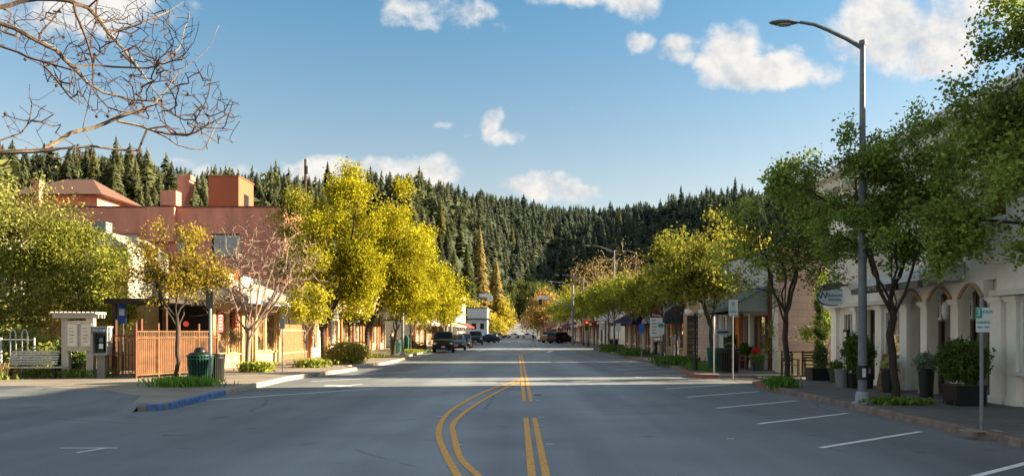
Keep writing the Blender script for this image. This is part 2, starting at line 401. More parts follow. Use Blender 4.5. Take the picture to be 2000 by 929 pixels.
# the sky keeps its own gradient, pulled a little towards the cooler teal of the photograph
tint = N(nt, 'ShaderNodeMix', data_type='RGBA', blend_type='MULTIPLY'); tint.inputs[0].default_value = 1.0; L(nt, sky.outputs[0], tint.inputs[6]); 
vr = N(nt, 'ShaderNodeMapRange'); L(nt, sp.outputs[2], vr.inputs['Value']); vr.inputs['From Min'].default_value = 0.19; vr.inputs['From Max'].default_value = 0.39
vt = N(nt, 'ShaderNodeMix', data_type='RGBA'); L(nt, vr.outputs[0], vt.inputs[0]); vt.inputs[6].default_value = (1.22, 1.02, 0.86, 1); vt.inputs[7].default_value = (0.70, 0.99, 0.98, 1)
vz = N(nt, 'ShaderNodeMapRange'); L(nt, sp.outputs[2], vz.inputs['Value']); vz.inputs['From Min'].default_value = 0.42; vz.inputs['From Max'].default_value = 0.75; vz.inputs['To Min'].default_value = 1.0; vz.inputs['To Max'].default_value = 1.15  # overhead sky raised above its own gradient, added fill out of view
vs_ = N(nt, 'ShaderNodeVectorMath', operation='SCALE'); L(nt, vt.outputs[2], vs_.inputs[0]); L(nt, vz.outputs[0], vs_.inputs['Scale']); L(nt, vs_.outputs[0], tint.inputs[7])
L(nt, tint.outputs[2], bg.inputs[0]); bg.inputs[1].default_value = SKY_STR
# unseen clouds added outside the view (overhead, left and behind) as fill light
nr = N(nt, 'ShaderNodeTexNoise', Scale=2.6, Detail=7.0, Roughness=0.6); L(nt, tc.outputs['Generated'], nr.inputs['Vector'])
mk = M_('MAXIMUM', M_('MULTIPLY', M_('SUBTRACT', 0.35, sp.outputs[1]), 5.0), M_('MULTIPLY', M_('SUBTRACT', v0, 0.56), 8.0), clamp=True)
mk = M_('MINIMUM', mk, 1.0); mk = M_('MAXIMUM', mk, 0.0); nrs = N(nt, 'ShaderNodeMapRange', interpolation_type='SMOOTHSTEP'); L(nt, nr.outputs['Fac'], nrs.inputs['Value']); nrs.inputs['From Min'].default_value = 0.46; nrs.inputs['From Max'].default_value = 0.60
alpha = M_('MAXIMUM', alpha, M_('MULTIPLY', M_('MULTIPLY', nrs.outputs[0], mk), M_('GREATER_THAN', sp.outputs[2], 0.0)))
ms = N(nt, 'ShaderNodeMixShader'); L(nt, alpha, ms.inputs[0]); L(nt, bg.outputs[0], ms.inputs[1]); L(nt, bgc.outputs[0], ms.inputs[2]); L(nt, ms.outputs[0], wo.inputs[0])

# ---------------------------------------------------------------- ground, road, pavements
def gz(y): return 0.0 if y < 260 else (y-260)*0.028
def asphalt(name, base, dark, tan=None):
    m, nt = newmat(name)
    out = N(nt, 'ShaderNodeOutputMaterial'); b = N(nt, 'ShaderNodeBsdfPrincipled', Roughness=0.82); L(nt, b.outputs[0], out.inputs[0])
    b.inputs['Specular IOR Level'].default_value = 0.35
    tc = N(nt, 'ShaderNodeTexCoord')
    mp = N(nt, 'ShaderNodeMapping'); mp.inputs['Scale'].default_value = (0.9, 0.05, 1); L(nt, tc.outputs['Object'], mp.inputs[0])
    n1 = N(nt, 'ShaderNodeTexNoise', Scale=0.8, Detail=3.0); L(nt, mp.outputs[0], n1.inputs['Vector'])      # wheel tracks along the street
    n2 = N(nt, 'ShaderNodeTexNoise', Scale=0.35, Detail=6.0); L(nt, tc.outputs['Object'], n2.inputs['Vector'])
    n3 = N(nt, 'ShaderNodeTexNoise', Scale=45.0, Detail=3.0, Roughness=0.8); L(nt, tc.outputs['Object'], n3.inputs['Vector'])
    def mm(op, a, b_):
        n = N(nt, 'ShaderNodeMath', operation=op)
        for i, v in enumerate((a, b_)):
            if isinstance(v, (int, float)): n.inputs[i].default_value = v
            else: L(nt, v, n.inputs[i])
        return n.outputs[0]
    s = mm('ADD', mm('MULTIPLY', n1.outputs['Fac'], 0.55), mm('ADD', mm('MULTIPLY', n2.outputs['Fac'], 0.5), mm('MULTIPLY', n3.outputs['Fac'], 0.75)))
    mr = N(nt, 'ShaderNodeMapRange'); L(nt, s, mr.inputs['Value']); mr.inputs['From Min'].default_value = 0.66; mr.inputs['From Max'].default_value = 1.12
    mx = N(nt, 'ShaderNodeMix', data_type='RGBA'); mx.inputs[6].default_value = (*dark, 1); mx.inputs[7].default_value = (*base, 1); L(nt, mr.outputs[0], mx.inputs[0])
    spx = N(nt, 'ShaderNodeSeparateXYZ'); L(nt, tc.outputs['Object'], spx.inputs[0]); ax = mm('ABSOLUTE', spx.outputs[0], 0.0); wob = mm('ADD', ax, mm('MULTIPLY', n2.outputs['Fac'], 1.6))
    em = N(nt, 'ShaderNodeMapRange', interpolation_type='SMOOTHSTEP'); L(nt, wob, em.inputs['Value']); em.inputs['From Min'].default_value = 3.0; em.inputs['From Max'].default_value = 6.4; em.inputs['To Min'].default_value = 1.0; em.inputs['To Max'].default_value = 0.66
    oil = N(nt, 'ShaderNodeTexNoise', Scale=1.1, Detail=2.0); L(nt, tc.outputs['Object'], oil.inputs['Vector']); om = N(nt, 'ShaderNodeMapRange', interpolation_type='SMOOTHSTEP'); L(nt, oil.outputs['Fac'], om.inputs['Value']); om.inputs['From Min'].default_value = 0.66; om.inputs['From Max'].default_value = 0.74; om.inputs['To Min'].default_value = 1.0; om.inputs['To Max'].default_value = 0.72
    vm_ = N(nt, 'ShaderNodeVectorMath', operation='SCALE'); L(nt, mx.outputs[2], vm_.inputs[0]); L(nt, mm('MULTIPLY', em.outputs[0], om.outputs[0]), vm_.inputs['Scale'])
    w3 = N(nt, 'ShaderNodeTexNoise', Scale=0.7, Detail=4.0); L(nt, tc.outputs['Object'], w3.inputs['Vector'])
    mxv = N(nt, 'ShaderNodeMix', data_type='RGBA'); mxv.inputs[0].default_value = 0.35; L(nt, tc.outputs['Object'], mxv.inputs[6]); L(nt, w3.outputs['Color'], mxv.inputs[7])
    vo = N(nt, 'ShaderNodeTexVoronoi', Scale=0.16); vo.feature = 'DISTANCE_TO_EDGE'; L(nt, mxv.outputs[2], vo.inputs['Vector'])
    lt = mm('LESS_THAN', vo.outputs['Distance'], 0.0035); lt2 = mm('MULTIPLY', lt, mm('GREATER_THAN', n2.outputs['Fac'], 0.52))
    mx2 = N(nt, 'ShaderNodeMix', data_type='RGBA', blend_type='MULTIPLY'); L(nt, mm('MULTIPLY', lt2, 0.35), mx2.inputs[0]); L(nt, vm_.outputs[0], mx2.inputs[6]); mx2.inputs[7].default_value = (0.2, 0.2, 0.2, 1)
    L(nt, mx2.outputs[2], b.inputs['Base Color'])
    bp = N(nt, 'ShaderNodeBump', Strength=0.35, Distance=0.01); L(nt, n3.outputs['Fac'], bp.inputs['Height']); L(nt, bp.outputs[0], b.inputs['Normal'])
    return m
ASPH = asphalt('asphalt', (0.335, 0.355, 0.36), (0.120, 0.132, 0.140))
ASPH2 = asphalt('worn_asphalt', (0.26, 0.23, 0.20), (0.14, 0.13, 0.12))
GRASS = mat('dry_ground', (0.10, 0.12, 0.05), 0.95, 0.4, 0.2)
PAVE = brickmat('sidewalk_pavers', (0.115, 0.108, 0.102), (0.075, 0.07, 0.066), 0.22, 0.11)
def pavemat(name, c1, c2, sx, sy):
    m, nt = newmat(name); out = N(nt, 'ShaderNodeOutputMaterial'); b = N(nt, 'ShaderNodeBsdfPrincipled', Roughness=0.85); L(nt, b.outputs[0], out.inputs[0])
    tc = N(nt, 'ShaderNodeTexCoord'); bk = N(nt, 'ShaderNodeTexBrick', Scale=1.0); L(nt, tc.outputs['Object'], bk.inputs['Vector'])
    bk.inputs['Brick Width'].default_value = sx; bk.inputs['Row Height'].default_value = sy; bk.inputs['Mortar Size'].default_value = 0.008
    bk.inputs['Color1'].default_value = (*c1, 1); bk.inputs['Color2'].default_value = (*[c*0.82 for c in c1], 1); bk.inputs['Mortar'].default_value = (*c2, 1)
    nz = N(nt, 'ShaderNodeTexNoise', Scale=0.8, Detail=7.0, Roughness=0.7); L(nt, tc.outputs['Object'], nz.inputs['Vector'])
    mr = N(nt, 'ShaderNodeMapRange'); L(nt, nz.outputs['Fac'], mr.inputs['Value']); mr.inputs['From Min'].default_value = 0.3; mr.inputs['From Max'].default_value = 0.7; mr.inputs['To Min'].default_value = 0.62; mr.inputs['To Max'].default_value = 1.1
    mx = N(nt, 'ShaderNodeMix', data_type='RGBA', blend_type='MULTIPLY'); mx.inputs[0].default_value = 1.0; L(nt, bk.outputs['Color'], mx.inputs[6]); L(nt, mr.outputs[0], mx.inputs[7])
    L(nt, mx.outputs[2], b.inputs['Base Color']); return m
PAVER = pavemat('right_pavers', (0.18, 0.17, 0.16), (0.10, 0.095, 0.09), 0.24, 0.12)
PAVEL = pavemat('left_concrete', (0.30, 0.25, 0.19), (0.16, 0.13, 0.10), 1.5, 1.5)
KERBM = mat('kerb_stone', (0.22, 0.165, 0.14), 0.9, 0.55, 2.5, bump=0.6)
KERBL = mat('kerb_concrete', (0.34, 0.29, 0.23), 0.9, 0.4, 2.5, bump=0.4)
KERBB = mat('blue_kerb_paint', (0.11, 0.25, 0.55), 0.7, 0.6, 7.0, bump=0.8, col2=(0.06, 0.08, 0.12))
KERBR = mat('red_kerb_paint', (0.34, 0.085, 0.06), 0.7, 0.4, 4.0, bump=0.5, col2=(0.16, 0.08, 0.07))
def sheet(name, poly, z, m, h=None):
    mb = MB(); mb.add([(x, y, z+gz(y)) for x, y in poly], [tuple(range(len(poly)))], m)
    return struct(mb.build(name))
def long_sheet(name, x0, x1, z, m, ys):
    mb = MB(); vs = []
    for y in ys: vs += [(x0, y, z+gz(y)), (x1, y, z+gz(y))]
    mb.add(vs, [(2*i, 2*i+1, 2*i+3, 2*i+2) for i in range(len(ys)-1)], m); return struct(mb.build(name))
YS = [-30, 0, 20, 60, 120, 200, 260, 300, 400, 500, 620]
mb = MB(); vs = []
for y in [-400, -30, 100, 200, 260, 300, 400, 500, 620, 1500, 6000]:
    for x in (-6000, -300, -60, 60, 300, 6000): vs.append((x, y, -0.05+gz(min(y, 620))))
mb.add(vs, [(i*6+j, i*6+j+1, (i+1)*6+j+1, (i+1)*6+j) for i in range(10) for j in range(5)], GRASS); struct(mb.build('ground'))
long_sheet('road', -7.9, 7.7, 0.0, ASPH, YS)
sheet('side_road', [(-45, -30), (-7.9, -30), (-7.9, 30), (-45, 30)], -0.004, ASPH)
sheet('cross_street', [(-120, 77.2), (120, 77.2), (120, 85.5), (-120, 85.5)], -0.012, ASPH)
sheet('alley', [(7.7, 24.9), (40, 24.9), (40, 31.3), (7.7, 31.3)], 0.004, ASPH2)
def slab(name, poly, h, m, bevel=0.02, z0=-0.03):
    mb = MB(); mb.prism(poly, z0, h, 2, m); return struct(mb.build(name))
slab('sidewalk', [(7.75, -30), (7.75, 25.3), (9.0, 26.3), (10.9, 26.9), (16, 26.9), (16, -30)], 0.13, PAVER)
slab('sidewalk', [(7.6, 29.0), (9.2, 29.0), (22, 29.0), (22, 77), (7.75, 77), (7.75, 40), (7.1, 33), (6.9, 29.4)], 0.134, PAVER)
slab('sidewalk', [(9.05, 26.2), (40, 26.2), (40, 29.1), (9.05, 29.1)], 0.06, PAVER)
slab('sidewalk', [(7.75, 85.5), (30, 85.5), (30, 258), (7.75, 258)], 0.13, PAVER)
slab('sidewalk', [(-7.9, 17.3), (-8.4, 17.0), (-8.9, 17.7), (-9.6, 19.6), (-11.5, 21.5), (-15, 23.3), (-26, 24.6), (-30, 60), (-30, 77), (-7.85, 77), (-7.85, 52), (-7.2, 50), (-7.2, 41), (-8.2, 38), (-8.2, 36.5), (-7.4, 35), (-7.6, 33), (-8.4, 28), (-8.2, 22)], 0.125, PAVEL)
slab('sidewalk', [(-30, 85.5), (-7.85, 85.5), (-7.85, 258), (-30, 258)], 0.13, PAVEL)
mb = MB(); E_ = [(-8.45, 17.15), (-8.9, 17.7), (-9.6, 19.6), (-11.5, 21.5), (-15, 23.3), (-26, 24.6)]; O_ = [(-8.4, 16.75), (-9.25, 17.0), (-10.3, 18.9), (-12.0, 20.6), (-15.3, 22.2), (-26, 23.4)]
mb.add([(x, y, .13) for x, y in E_]+[(x, y, -.015) for x, y in O_], [(i, i+6, i+7, i+1) for i in range(5)], ASPH); struct(mb.build('pavement_ramp'))
def kerb(name, pts, m, wd=0.16, h=0.14, side=1):
    mb = MB(); P = [Vector((x, y, 0)) for x, y in pts]; Q = []
    for i in range(len(P)):
        d = (P[min(i+1, len(P)-1)]-P[max(i-1, 0)]).normalized(); Q.append(P[i]+Vector((-d.y, d.x, 0))*wd*side)
    vs = []
    for p, q in zip(P, Q):
        vs += [(p.x, p.y, gz(p.y)-0.05), (p.x+(q.x-p.x)*0.12, p.y+(q.y-p.y)*0.12, gz(p.y)+h-0.02), (p.x+(q.x-p.x)*0.25, p.y+(q.y-p.y)*0.25, gz(p.y)+h+0.004), (q.x, q.y, gz(p.y)+h+0.004), (q.x, q.y, gz(p.y)-0.05)]
    n = len(P); fs = [(i*5+j, (i+1)*5+j, (i+1)*5+j+1, i*5+j+1) for i in range(n-1) for j in range(4)] + [(0, 1, 2, 3, 4), tuple(n*5-5+k for k in (4, 3, 2, 1, 0))]
    mb.add(vs, fs, m); return struct(mb.build(name))
def seg(x0, y0, x1, y1, n=8): return [(x0+(x1-x0)*i/n+0.012*math.sin(i*5.1), y0+(y1-y0)*i/n) for i in range(n+1)]
kerb('kerb', seg(7.6, -5, 7.58, 23.6, 24), KERBM, side=-1)
kerb('kerb', [(7.58, 23.6), (7.62, 24.5), (7.85, 25.2), (8.4, 25.9), (9.0, 26.2)], KERBR, side=-1, h=0.15)
kerb('kerb', [(7.5, 28.9), (7.0, 29.0), (6.82, 29.4), (6.9, 31.0), (7.05, 33.0)], KERBR, side=-1, h=0.15)
kerb('kerb', [(7.05, 33.0), (7.35, 36), (7.6, 40)]+seg(7.6, 41, 7.6, 77, 8), KERBM, side=-1)
kerb('kerb', seg(7.6, 85.6, 7.6, 258, 6), KERBM, side=-1)
kerb('kerb', [(-8.6, 17.3), (-8.2, 17.05), (-7.95, 17.15), (-7.85, 17.6), (-8.0, 20), (-8.1, 21.4)], KERBB, side=1)
kerb('kerb', [(-8.1, 21.4), (-8.15, 23), (-8.25, 26), (-8.3, 28), (-8.0, 30.5), (-7.5, 33), (-7.28, 35), (-8.0, 36.5), (-8.1, 38), (-7.1, 41), (-7.05, 45), (-7.1, 50), (-7.7, 52), (-7.7, 77)], KERBL, side=1)
kerb('kerb', seg(-7.7, 85.6, -7.7, 258, 6), KERBL, side=1)
# painted markings: thin sheets 4 mm above the road
YEL = mat('yellow_line_paint', (1.0, 0.47, 0.085), 0.7, 0.35, 17.0, bump=0.3, col2=(0.52, 0.27, 0.08)); WHT = mat('white_line_paint', (0.85, 0.84, 0.82), 0.7, 0.25, 14.0)
def stripe(name, pts, wd, m, z=0.005, sub=0.6):
    P = [Vector((x, y, 0)) for x, y in pts]; S = []
    for i in range(len(P)-1):                               # smooth curve through the points
        p0, p1, p2, p3 = P[max(i-1, 0)], P[i], P[i+1], P[min(i+2, len(P)-1)]
        n = max(1, int((p2-p1).length/sub)) if len(P) > 2 else 1
        for k in range(n):
            t = k/n; S.append(0.5*((2*p1)+(p2-p0)*t+(2*p0-5*p1+4*p2-p3)*t*t+(-p0+3*p1-3*p2+p3)*t**3))
    S.append(P[-1]); mb = MB(); vs = []
    for i in range(len(S)):
        d = (S[min(i+1, len(S)-1)]-S[max(i-1, 0)]).normalized(); nn = Vector((-d.y, d.x, 0))*wd/2
        for q in (S[i]-nn, S[i]+nn): vs.append((q.x, q.y, gz(q.y)+z))
    mb.add(vs, [(2*i, 2*i+1, 2*i+3, 2*i+2) for i in range(len(S)-1)], m); return struct(mb.build(name))
for x in (0.18, 0.355):
    stripe('yellow_centre_line', [(x, 3), (x, 15.7)], 0.1, YEL); stripe('yellow_centre_line', [(x, 19.4), (x, 59.7)], 0.1, YEL)
stripe('yellow_curved_line', [(0.02, 5.5), (-0.72, 9.34), (-1.04, 11.1), (-1.36, 13.3), (-1.49, 15.7), (-1.38, 18.5), (-0.82, 23.4), (0.02, 27.6), (0.12, 28.4)], 0.105, YEL, z=0.009)
stripe('yellow_curved_line', [(0.25, 5.6), (-0.47, 9.34), (-0.78, 10.6), (-1.10, 13.3), (-1.22, 14.8), (-1.03, 18.2), (-0.5, 23.0), (0.12, 27.2)], 0.105, YEL, z=0.009)
for s in (-1, 1):
    stripe('yellow_pocket_line', [(0.27+s*0.09, 59.8), (0.27+s*0.8, 66), (0.27+s*1.5, 74)][:3], 0.12, YEL, z=0.009)
for k in range(22):
    y = 8.6+k*3.03
    if 24 < y+1.9 < 30.5 and y > 26: continue
    if y > 73: continue
    stripe('parking_stall_line', [(4.6, y), (7.12, y+1.9)], 0.1, WHT)
    if k == 21: break
for y in (19.6, 23.9+3.3, 31, 35, 39.5, 43.5, 48, 52, 56, 60, 64, 68):
    if y in (35, 39.5): continue
    stripe('parking_stall_line', [(-8.15 if y < 25 else -7.3, y), (-4.4, y+4.2 if y < 25 else y+3.2)], 0.1, WHT)
stripe('accessible_bay_symbol', [(-6.3, 25.1), (-5.4, 25.1)], 0.35, WHT); stripe('accessible_bay_symbol', [(-5.75, 24.6), (-5.2, 25.8)], 0.15, WHT, z=0.009)
stripe('white_corner_mark', [(-6.9, 11.6), (-6.03, 11.6)], 0.05, WHT); stripe('white_corner_mark', [(-6.4, 11.15), (-6.22, 11.58)], 0.06, WHT)
for (x, y) in ((-0.92, 11.95), (-1.6, 15.9), (0.5, 12), (0.5, 15.8), (0.52, 19.7), (0.55, 23), (3.5, 12.6)):
    stripe('lane_reflector', [(x-0.06, y), (x+0.06, y)], 0.05, WHT, z=0.007)
stripe('road_patch', [(0.48, 21.4), (0.68, 21.4)], 0.28, mat('tar_patch', (0.012, 0.012, 0.013), 0.6), z=0.006)
for (x0, y0, x1, y1, wd) in ((-3.6, 70.5, -3.0, 76, 0.3), (2.6, 66, 3.3, 72.5, 0.3), (0.9, 76.2, 7.0, 76.2, 0.35), (-7, 87, 7, 87, 0.25), (-7, 90, 7, 90, 0.25), (-6.5, 75.5, -0.4, 75.5, 0.3)):
    stripe('white_lane_line', [(x0, y0), (x1, y1)], wd, WHT)
for y in (98, 110, 122, 134, 150, 170, 190, 215, 240): stripe('yellow_dash_line', [(0.2, y), (0.2, y+5)], 0.15, YEL)
for y in (225, 229, 300): stripe('white_crosswalk_line', [(-6.5, y), (6.5, y)], 0.5, WHT)

# ---------------------------------------------------------------- wooded hills
HT = [(-900, 240, 430, 130), (-300, 262, 450, 130), (0, 285, 480, 140), (330, 320, 520, 150), (470, 346, 560, 170), (620, 342, 600, 200), (800, 350, 680, 250), (900, 364, 760, 310),
      (1000, 388, 900, 560), (1080, 402, 1000, 620), (1180, 404, 1050, 600), (1250, 396, 1050, 560), (1330, 381, 1000, 520), (1500, 362, 900, 440), (1700, 345, 800, 400), (2000, 330, 740, 380), (2700, 330, 700, 380)]
HX = np.array([h[0] for h in HT], float)
def hterr(px, t):
    yt = np.interp(px, HX, [h[1] for h in HT]); R1 = np.interp(px, HX, [h[2] for h in HT]); R0 = np.interp(px, HX, [h[3] for h in HT])
    Y = R0+(R1-R0)*t; zr = EYE+(HY-yt)*R1/FL-np.interp(px, [-300, 500, 900], [24, 22, 18])
    tt = np.minimum(t, 1.0); s = 0.55*tt+0.45*np.sin(tt*math.pi/2)**1.3
    und = (np.sin(px*0.021+t*5)+0.6*np.sin(px*0.047-t*9+1))*6*np.sin(tt*math.pi)
    z = zr*s+und-np.maximum(0, t-1)*80
    return (px-VX)*Y/FL, Y, np.maximum(z, gz(260)*0-0.04+np.minimum(Y, 620)*0)
px_, t_ = np.meshgrid(np.linspace(-900, 2700, 121), np.linspace(0, 1.6, 33)); hx, hy, hz = hterr(px_, t_)
gzz = np.where(hy < 260, 0, (np.minimum(hy, 620)-260)*0.028)
V = np.stack([hx, hy, np.maximum(hz, gzz-0.04)], -1).reshape(-1, 3); i, j = np.meshgrid(np.arange(32), np.arange(120), indexing='ij'); a0 = (i*121+j).ravel()
hill = npmesh('hillside', V, np.stack([a0, a0+1, a0+122, a0+121], 1), mat('forest_floor', (0.030, 0.042, 0.018), 0.95, 0.5, 0.02)); struct(hill)
for p in hill.data.polygons: p.use_smooth = True
def conifer_arr(rng, B, H, Rr, K, col, tvar=0.35, dens=None, thin=0.32):
    n = len(B); t = (np.arange(K)[None, :]+rng.random((n, K)))/K; t = t**0.85
    ph = rng.random((n, K))*2*math.pi; prof = (1-t)**0.72*(0.72+0.45*rng.random((n, K)))+0.02
    r = Rr[:, None]*prof; z = H[:, None]*(0.08+0.92*t)
    c, s = np.cos(ph), np.sin(ph); X, Y, Z = B[:, 0:1], B[:, 1:2], B[:, 2:3]
    w = thin+(0.25 if thin > .2 else .12)*rng.random((n, K)); drop = r*(0.25+0.35*rng.random((n, K)))
    apex = np.stack([X-c*r*0.1, Y-s*r*0.1, Z+z+H[:, None]*0.035], -1)
    p1 = np.stack([X+np.cos(ph-w)*r, Y+np.sin(ph-w)*r, Z+z-drop], -1); p2 = np.stack([X+np.cos(ph+w)*r, Y+np.sin(ph+w)*r, Z+z-drop*0.8], -1)
    V = np.stack([apex, p1, p2], 2).reshape(-1, 3)
    ct = np.array(col)*(1-tvar+2*tvar*rng.random((n, 1))); ct = ct[:, None, :]*(0.75+0.5*rng.random((n, K, 1)))
    return V, np.arange(len(V)).reshape(-1, 3), np.repeat(ct.reshape(-1, 3), 3, 0)
rng = np.random.default_rng(5)
NT = 7500
pxs = np.where(rng.random(NT*2) < .2, rng.uniform(930, 1250, NT*2), rng.uniform(-260, 2150, NT*2)); ts = np.sqrt(rng.random(NT*2))*1.08
keep = ((pxs < 900) & (rng.random(NT*2) < 0.62)) | ((pxs >= 900) & (rng.random(NT*2) < 0.55)); pxs, ts = pxs[keep][:NT], ts[keep][:NT]
bx, by, bz = hterr(pxs, ts); H = (9+14*rng.random(len(bx))**1.5)*np.where(rng.random(len(bx)) < 0.10, 1.25, 1); con = rng.random(len(bx)) < 0.72
B = np.stack([bx, by, bz-1], -1)
near = con & (by < 430); far = con & ~near
V1, F1, T1 = conifer_arr(rng, B[far], H[far], H[far]*rng.uniform(.20, .34, far.sum()), 115, (0.110, 0.118, 0.048), 0.6)
Vn, Fn, Tn = conifer_arr(rng, B[near], H[near], H[near]*rng.uniform(.18, .30, near.sum()), 420, (0.110, 0.118, 0.046), 0.5, thin=0.12)
F1 = np.vstack([F1, Fn+len(V1)]); V1 = np.vstack([V1, Vn]); T1 = np.vstack([T1, Tn])
rr = ~con; nb = rr.sum(); KB = 90; d = rng.normal(size=(nb, KB, 3)); d /= np.linalg.norm(d, axis=2)[..., None]; d[..., 2] = np.abs(d[..., 2])*1.1
hh = H[rr]*0.5; C = B[rr][:, None, :]+d*(hh*0.55)[:, None, None]+np.array([0, 0, 0.5])*hh[:, None, None]
o = rng.normal(size=(nb, KB, 3, 3))*(hh*0.13)[:, None, None, None]; V2 = (C[:, :, None, :]+o).reshape(-1, 3); F2 = np.arange(len(V2)).reshape(-1, 3)
T2 = np.repeat((np.array((0.10, 0.108, 0.032))*(0.6+0.8*rng.random((nb, 1)))[:, None, :]*(0.7+0.6*rng.random((nb, KB, 1)))).reshape(-1, 3), 3, 0)
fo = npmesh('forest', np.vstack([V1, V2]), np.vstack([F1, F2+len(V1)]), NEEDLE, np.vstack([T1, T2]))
tag(fo, 'dense evergreen forest covering the hills behind the town', 'forest', kind='stuff')
def conifer(label, px, Y, z, h, r, col, seed, group=None, K=900, hz=False):
    rg = np.random.default_rng(seed); x = (px-VX)*Y/FL; root = thing('conifer', label, 'tree', (x, Y, z), 0, group)
    Vc, Fc, Tc = conifer_arr(rg, np.zeros((1, 3)), np.array([h]), np.array([r]), K, col, 0.1, thin=0.12)
    npmesh('crown', Vc, Fc, NEEDLE_NEAR, Tc, root); MB().tube([(0, 0, -1), (0, 0, h*0.5), (0, 0, h*0.97)], [r*0.09, r*0.06, 0.02], BARK, 8).build('trunk', root); return root
conifer('tall slender russet tinged redwood above the left street trees', 937, 230, 0, 33, 4.2, (0.26, 0.20, 0.07), 1, K=1100)
conifer('shorter sunlit redwood right of the tallest one at the street end', 969, 236, 0, 24, 4.2, (0.26, 0.20, 0.07), 2, K=1000)
conifer('dark green fir standing left of the two redwoods', 912, 225, 0, 27, 4.6, (0.06, 0.08, 0.025), 3, K=1000)
conifer('broad dark cedar low between street trees and redwoods', 955, 250, 0, 18, 5, (0.10, 0.11, 0.03), 4, K=900)
lone = [(1330, 0.98, 32, 'tallest lone fir on the skyline of the right hill'), (1436, 0.99, 34, 'slim fir poking above the skyline near the lamp side'), (1000, .55, 30, 'sunlit fir standing alone low in the dark valley'), (1075, .6, 25, 'pale fir above the bare orange tree'), (1210, .62, 30, 'sunlit fir on the bench of the back hill'),
        (1240, .6, 26, 'smaller sunlit fir beside the one on the bench of the back hill'), (860, .35, 27, 'fir on the lower slope above the left street trees'), (640, 1.0, 33, 'tallest fir on the skyline left of the big yellow tree'), (545, 1.0, 30, 'skyline fir above the utility pole'), (104+80, .6, 26, 'fir behind the hipped roof penthouse')]
for k, (px, t, h, lab) in enumerate(lone):
    x, y, z = [float(q) for q in hterr(np.array([float(px)]), np.array([t]))] if False else [float(q[0]) for q in hterr(np.array([float(px)]), np.array([t]))]
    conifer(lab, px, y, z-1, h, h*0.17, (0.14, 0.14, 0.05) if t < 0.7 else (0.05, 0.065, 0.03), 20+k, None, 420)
# ---------------------------------------------------------------- buildings
CREAM = mat('cream_stucco', (0.84, 0.77, 0.66), 0.85, 0.2, 1.6, bump=0.25, stretch=(1, 1, .3)); CREAML = mat('pale_trim_paint', (0.90, 0.86, 0.78), 0.6, 0.08, 3)
WHITEP = mat('white_paint', (0.74, 0.72, 0.68), 0.5, 0.1, 4); TERRA = mat('terracotta_stucco', (0.60, 0.25, 0.175), 0.9, 0.3, 1.1, bump=0.25, stretch=(1, 1, .22))
TERRAD = mat('tower_red_stucco', (0.36, 0.11, 0.055), 0.9, 0.12, 0.8, bump=0.2); ORANGE = mat('orange_stucco', (0.52, 0.20, 0.06), 0.85, 0.25, 1.2)
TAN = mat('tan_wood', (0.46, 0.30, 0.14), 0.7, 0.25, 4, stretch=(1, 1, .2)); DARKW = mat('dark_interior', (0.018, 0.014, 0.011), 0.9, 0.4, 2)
ROOFG = mat('grey_roofing', (0.10, 0.095, 0.09), 0.9, 0.3, 1.5); ROOFT = stripemat('tile_roof', (0.17, 0.08, 0.05), (0.10, 0.055, 0.04), 0.35, 0)
CORR = stripemat('corrugated_white', (0.46, 0.48, 0.50), (0.36, 0.38, 0.40), 0.18, 0, duty=0.85); PINKB = brickmat('pink_block', (0.50, 0.38, 0.33), (0.30, 0.23, 0.20), 0.8, 0.3)
WHITEB = brickmat('white_block', (0.56, 0.46, 0.40), (0.36, 0.30, 0.26), 0.4, 0.2); REDB = brickmat('red_brick', (0.28, 0.10, 0.065), (0.20, 0.15, 0.12), 0.24, 0.075)
BLACK = mat('black_metal', (0.012, 0.012, 0.013), 0.45, 0.2, 8); GALV = mat('galvanised_steel', (0.17, 0.19, 0.21), 0.6, 0.3, 6, metal=0.15, bump=0.1)
YELLOWST = mat('cream_yellow_stucco', (0.62, 0.52, 0.36), 0.85, 0.15, 1.5); GREYW = mat('grey_siding', (0.34, 0.34, 0.33), 0.8, 0.2, 2)
BLUEAWN = mat('navy_canvas', (0.015, 0.02, 0.07), 0.9, 0.2, 4); STRIPEAWN = stripemat('striped_canvas', (0.02, 0.025, 0.035), (0.42, 0.46, 0.50), 0.42, 0, 0.9, 0.55)
METALAWN = stripemat('metal_awning', (0.12, 0.16, 0.16), (0.06, 0.085, 0.085), 0.25, 0); REDAWN = mat('red_canvas', (0.25, 0.03, 0.02), 0.9, 0.3, 4); TANAWN = mat('tan_canvas', (0.55, 0.40, 0.22), 0.9, 0.2, 4)
def wall_grid(mb, Lx, H, th, ops, m, z0=0.0, y0=0.0, x0=0.0):
    xs = sorted(set([x0, x0+Lx]+[c for o in ops for c in (o[0], o[1])])); zs = sorted(set([z0, H]+[c for o in ops for c in (o[2], o[3])]))
    xs = [x for x in xs if x0 <= x <= x0+Lx]; zs = [z for z in zs if z0 <= z <= H]
    def solid(i, k):
        if i < 0 or k < 0 or i >= len(xs)-1 or k >= len(zs)-1: return False
        cx, cz = (xs[i]+xs[i+1])/2, (zs[k]+zs[k+1])/2
        return not any(o[0] < cx < o[1] and o[2] < cz < o[3] for o in ops)
    for i in range(len(xs)-1):
        for k in range(len(zs)-1):
            if not solid(i, k): continue
            a, b, c, d = xs[i], xs[i+1], zs[k], zs[k+1]; v = [(a, y0, c), (b, y0, c), (b, y0, d), (a, y0, d), (a, y0+th, c), (b, y0+th, c), (b, y0+th, d), (a, y0+th, d)]
            f = [(0, 1, 2, 3), (5, 4, 7, 6)]
            if not solid(i-1, k): f.append((4, 0, 3, 7))
            if not solid(i+1, k): f.append((1, 5, 6, 2))
            if not solid(i, k-1): f.append((4, 5, 1, 0))
            if not solid(i, k+1): f.append((3, 2, 6, 7))
            mb.add(v, f, m)
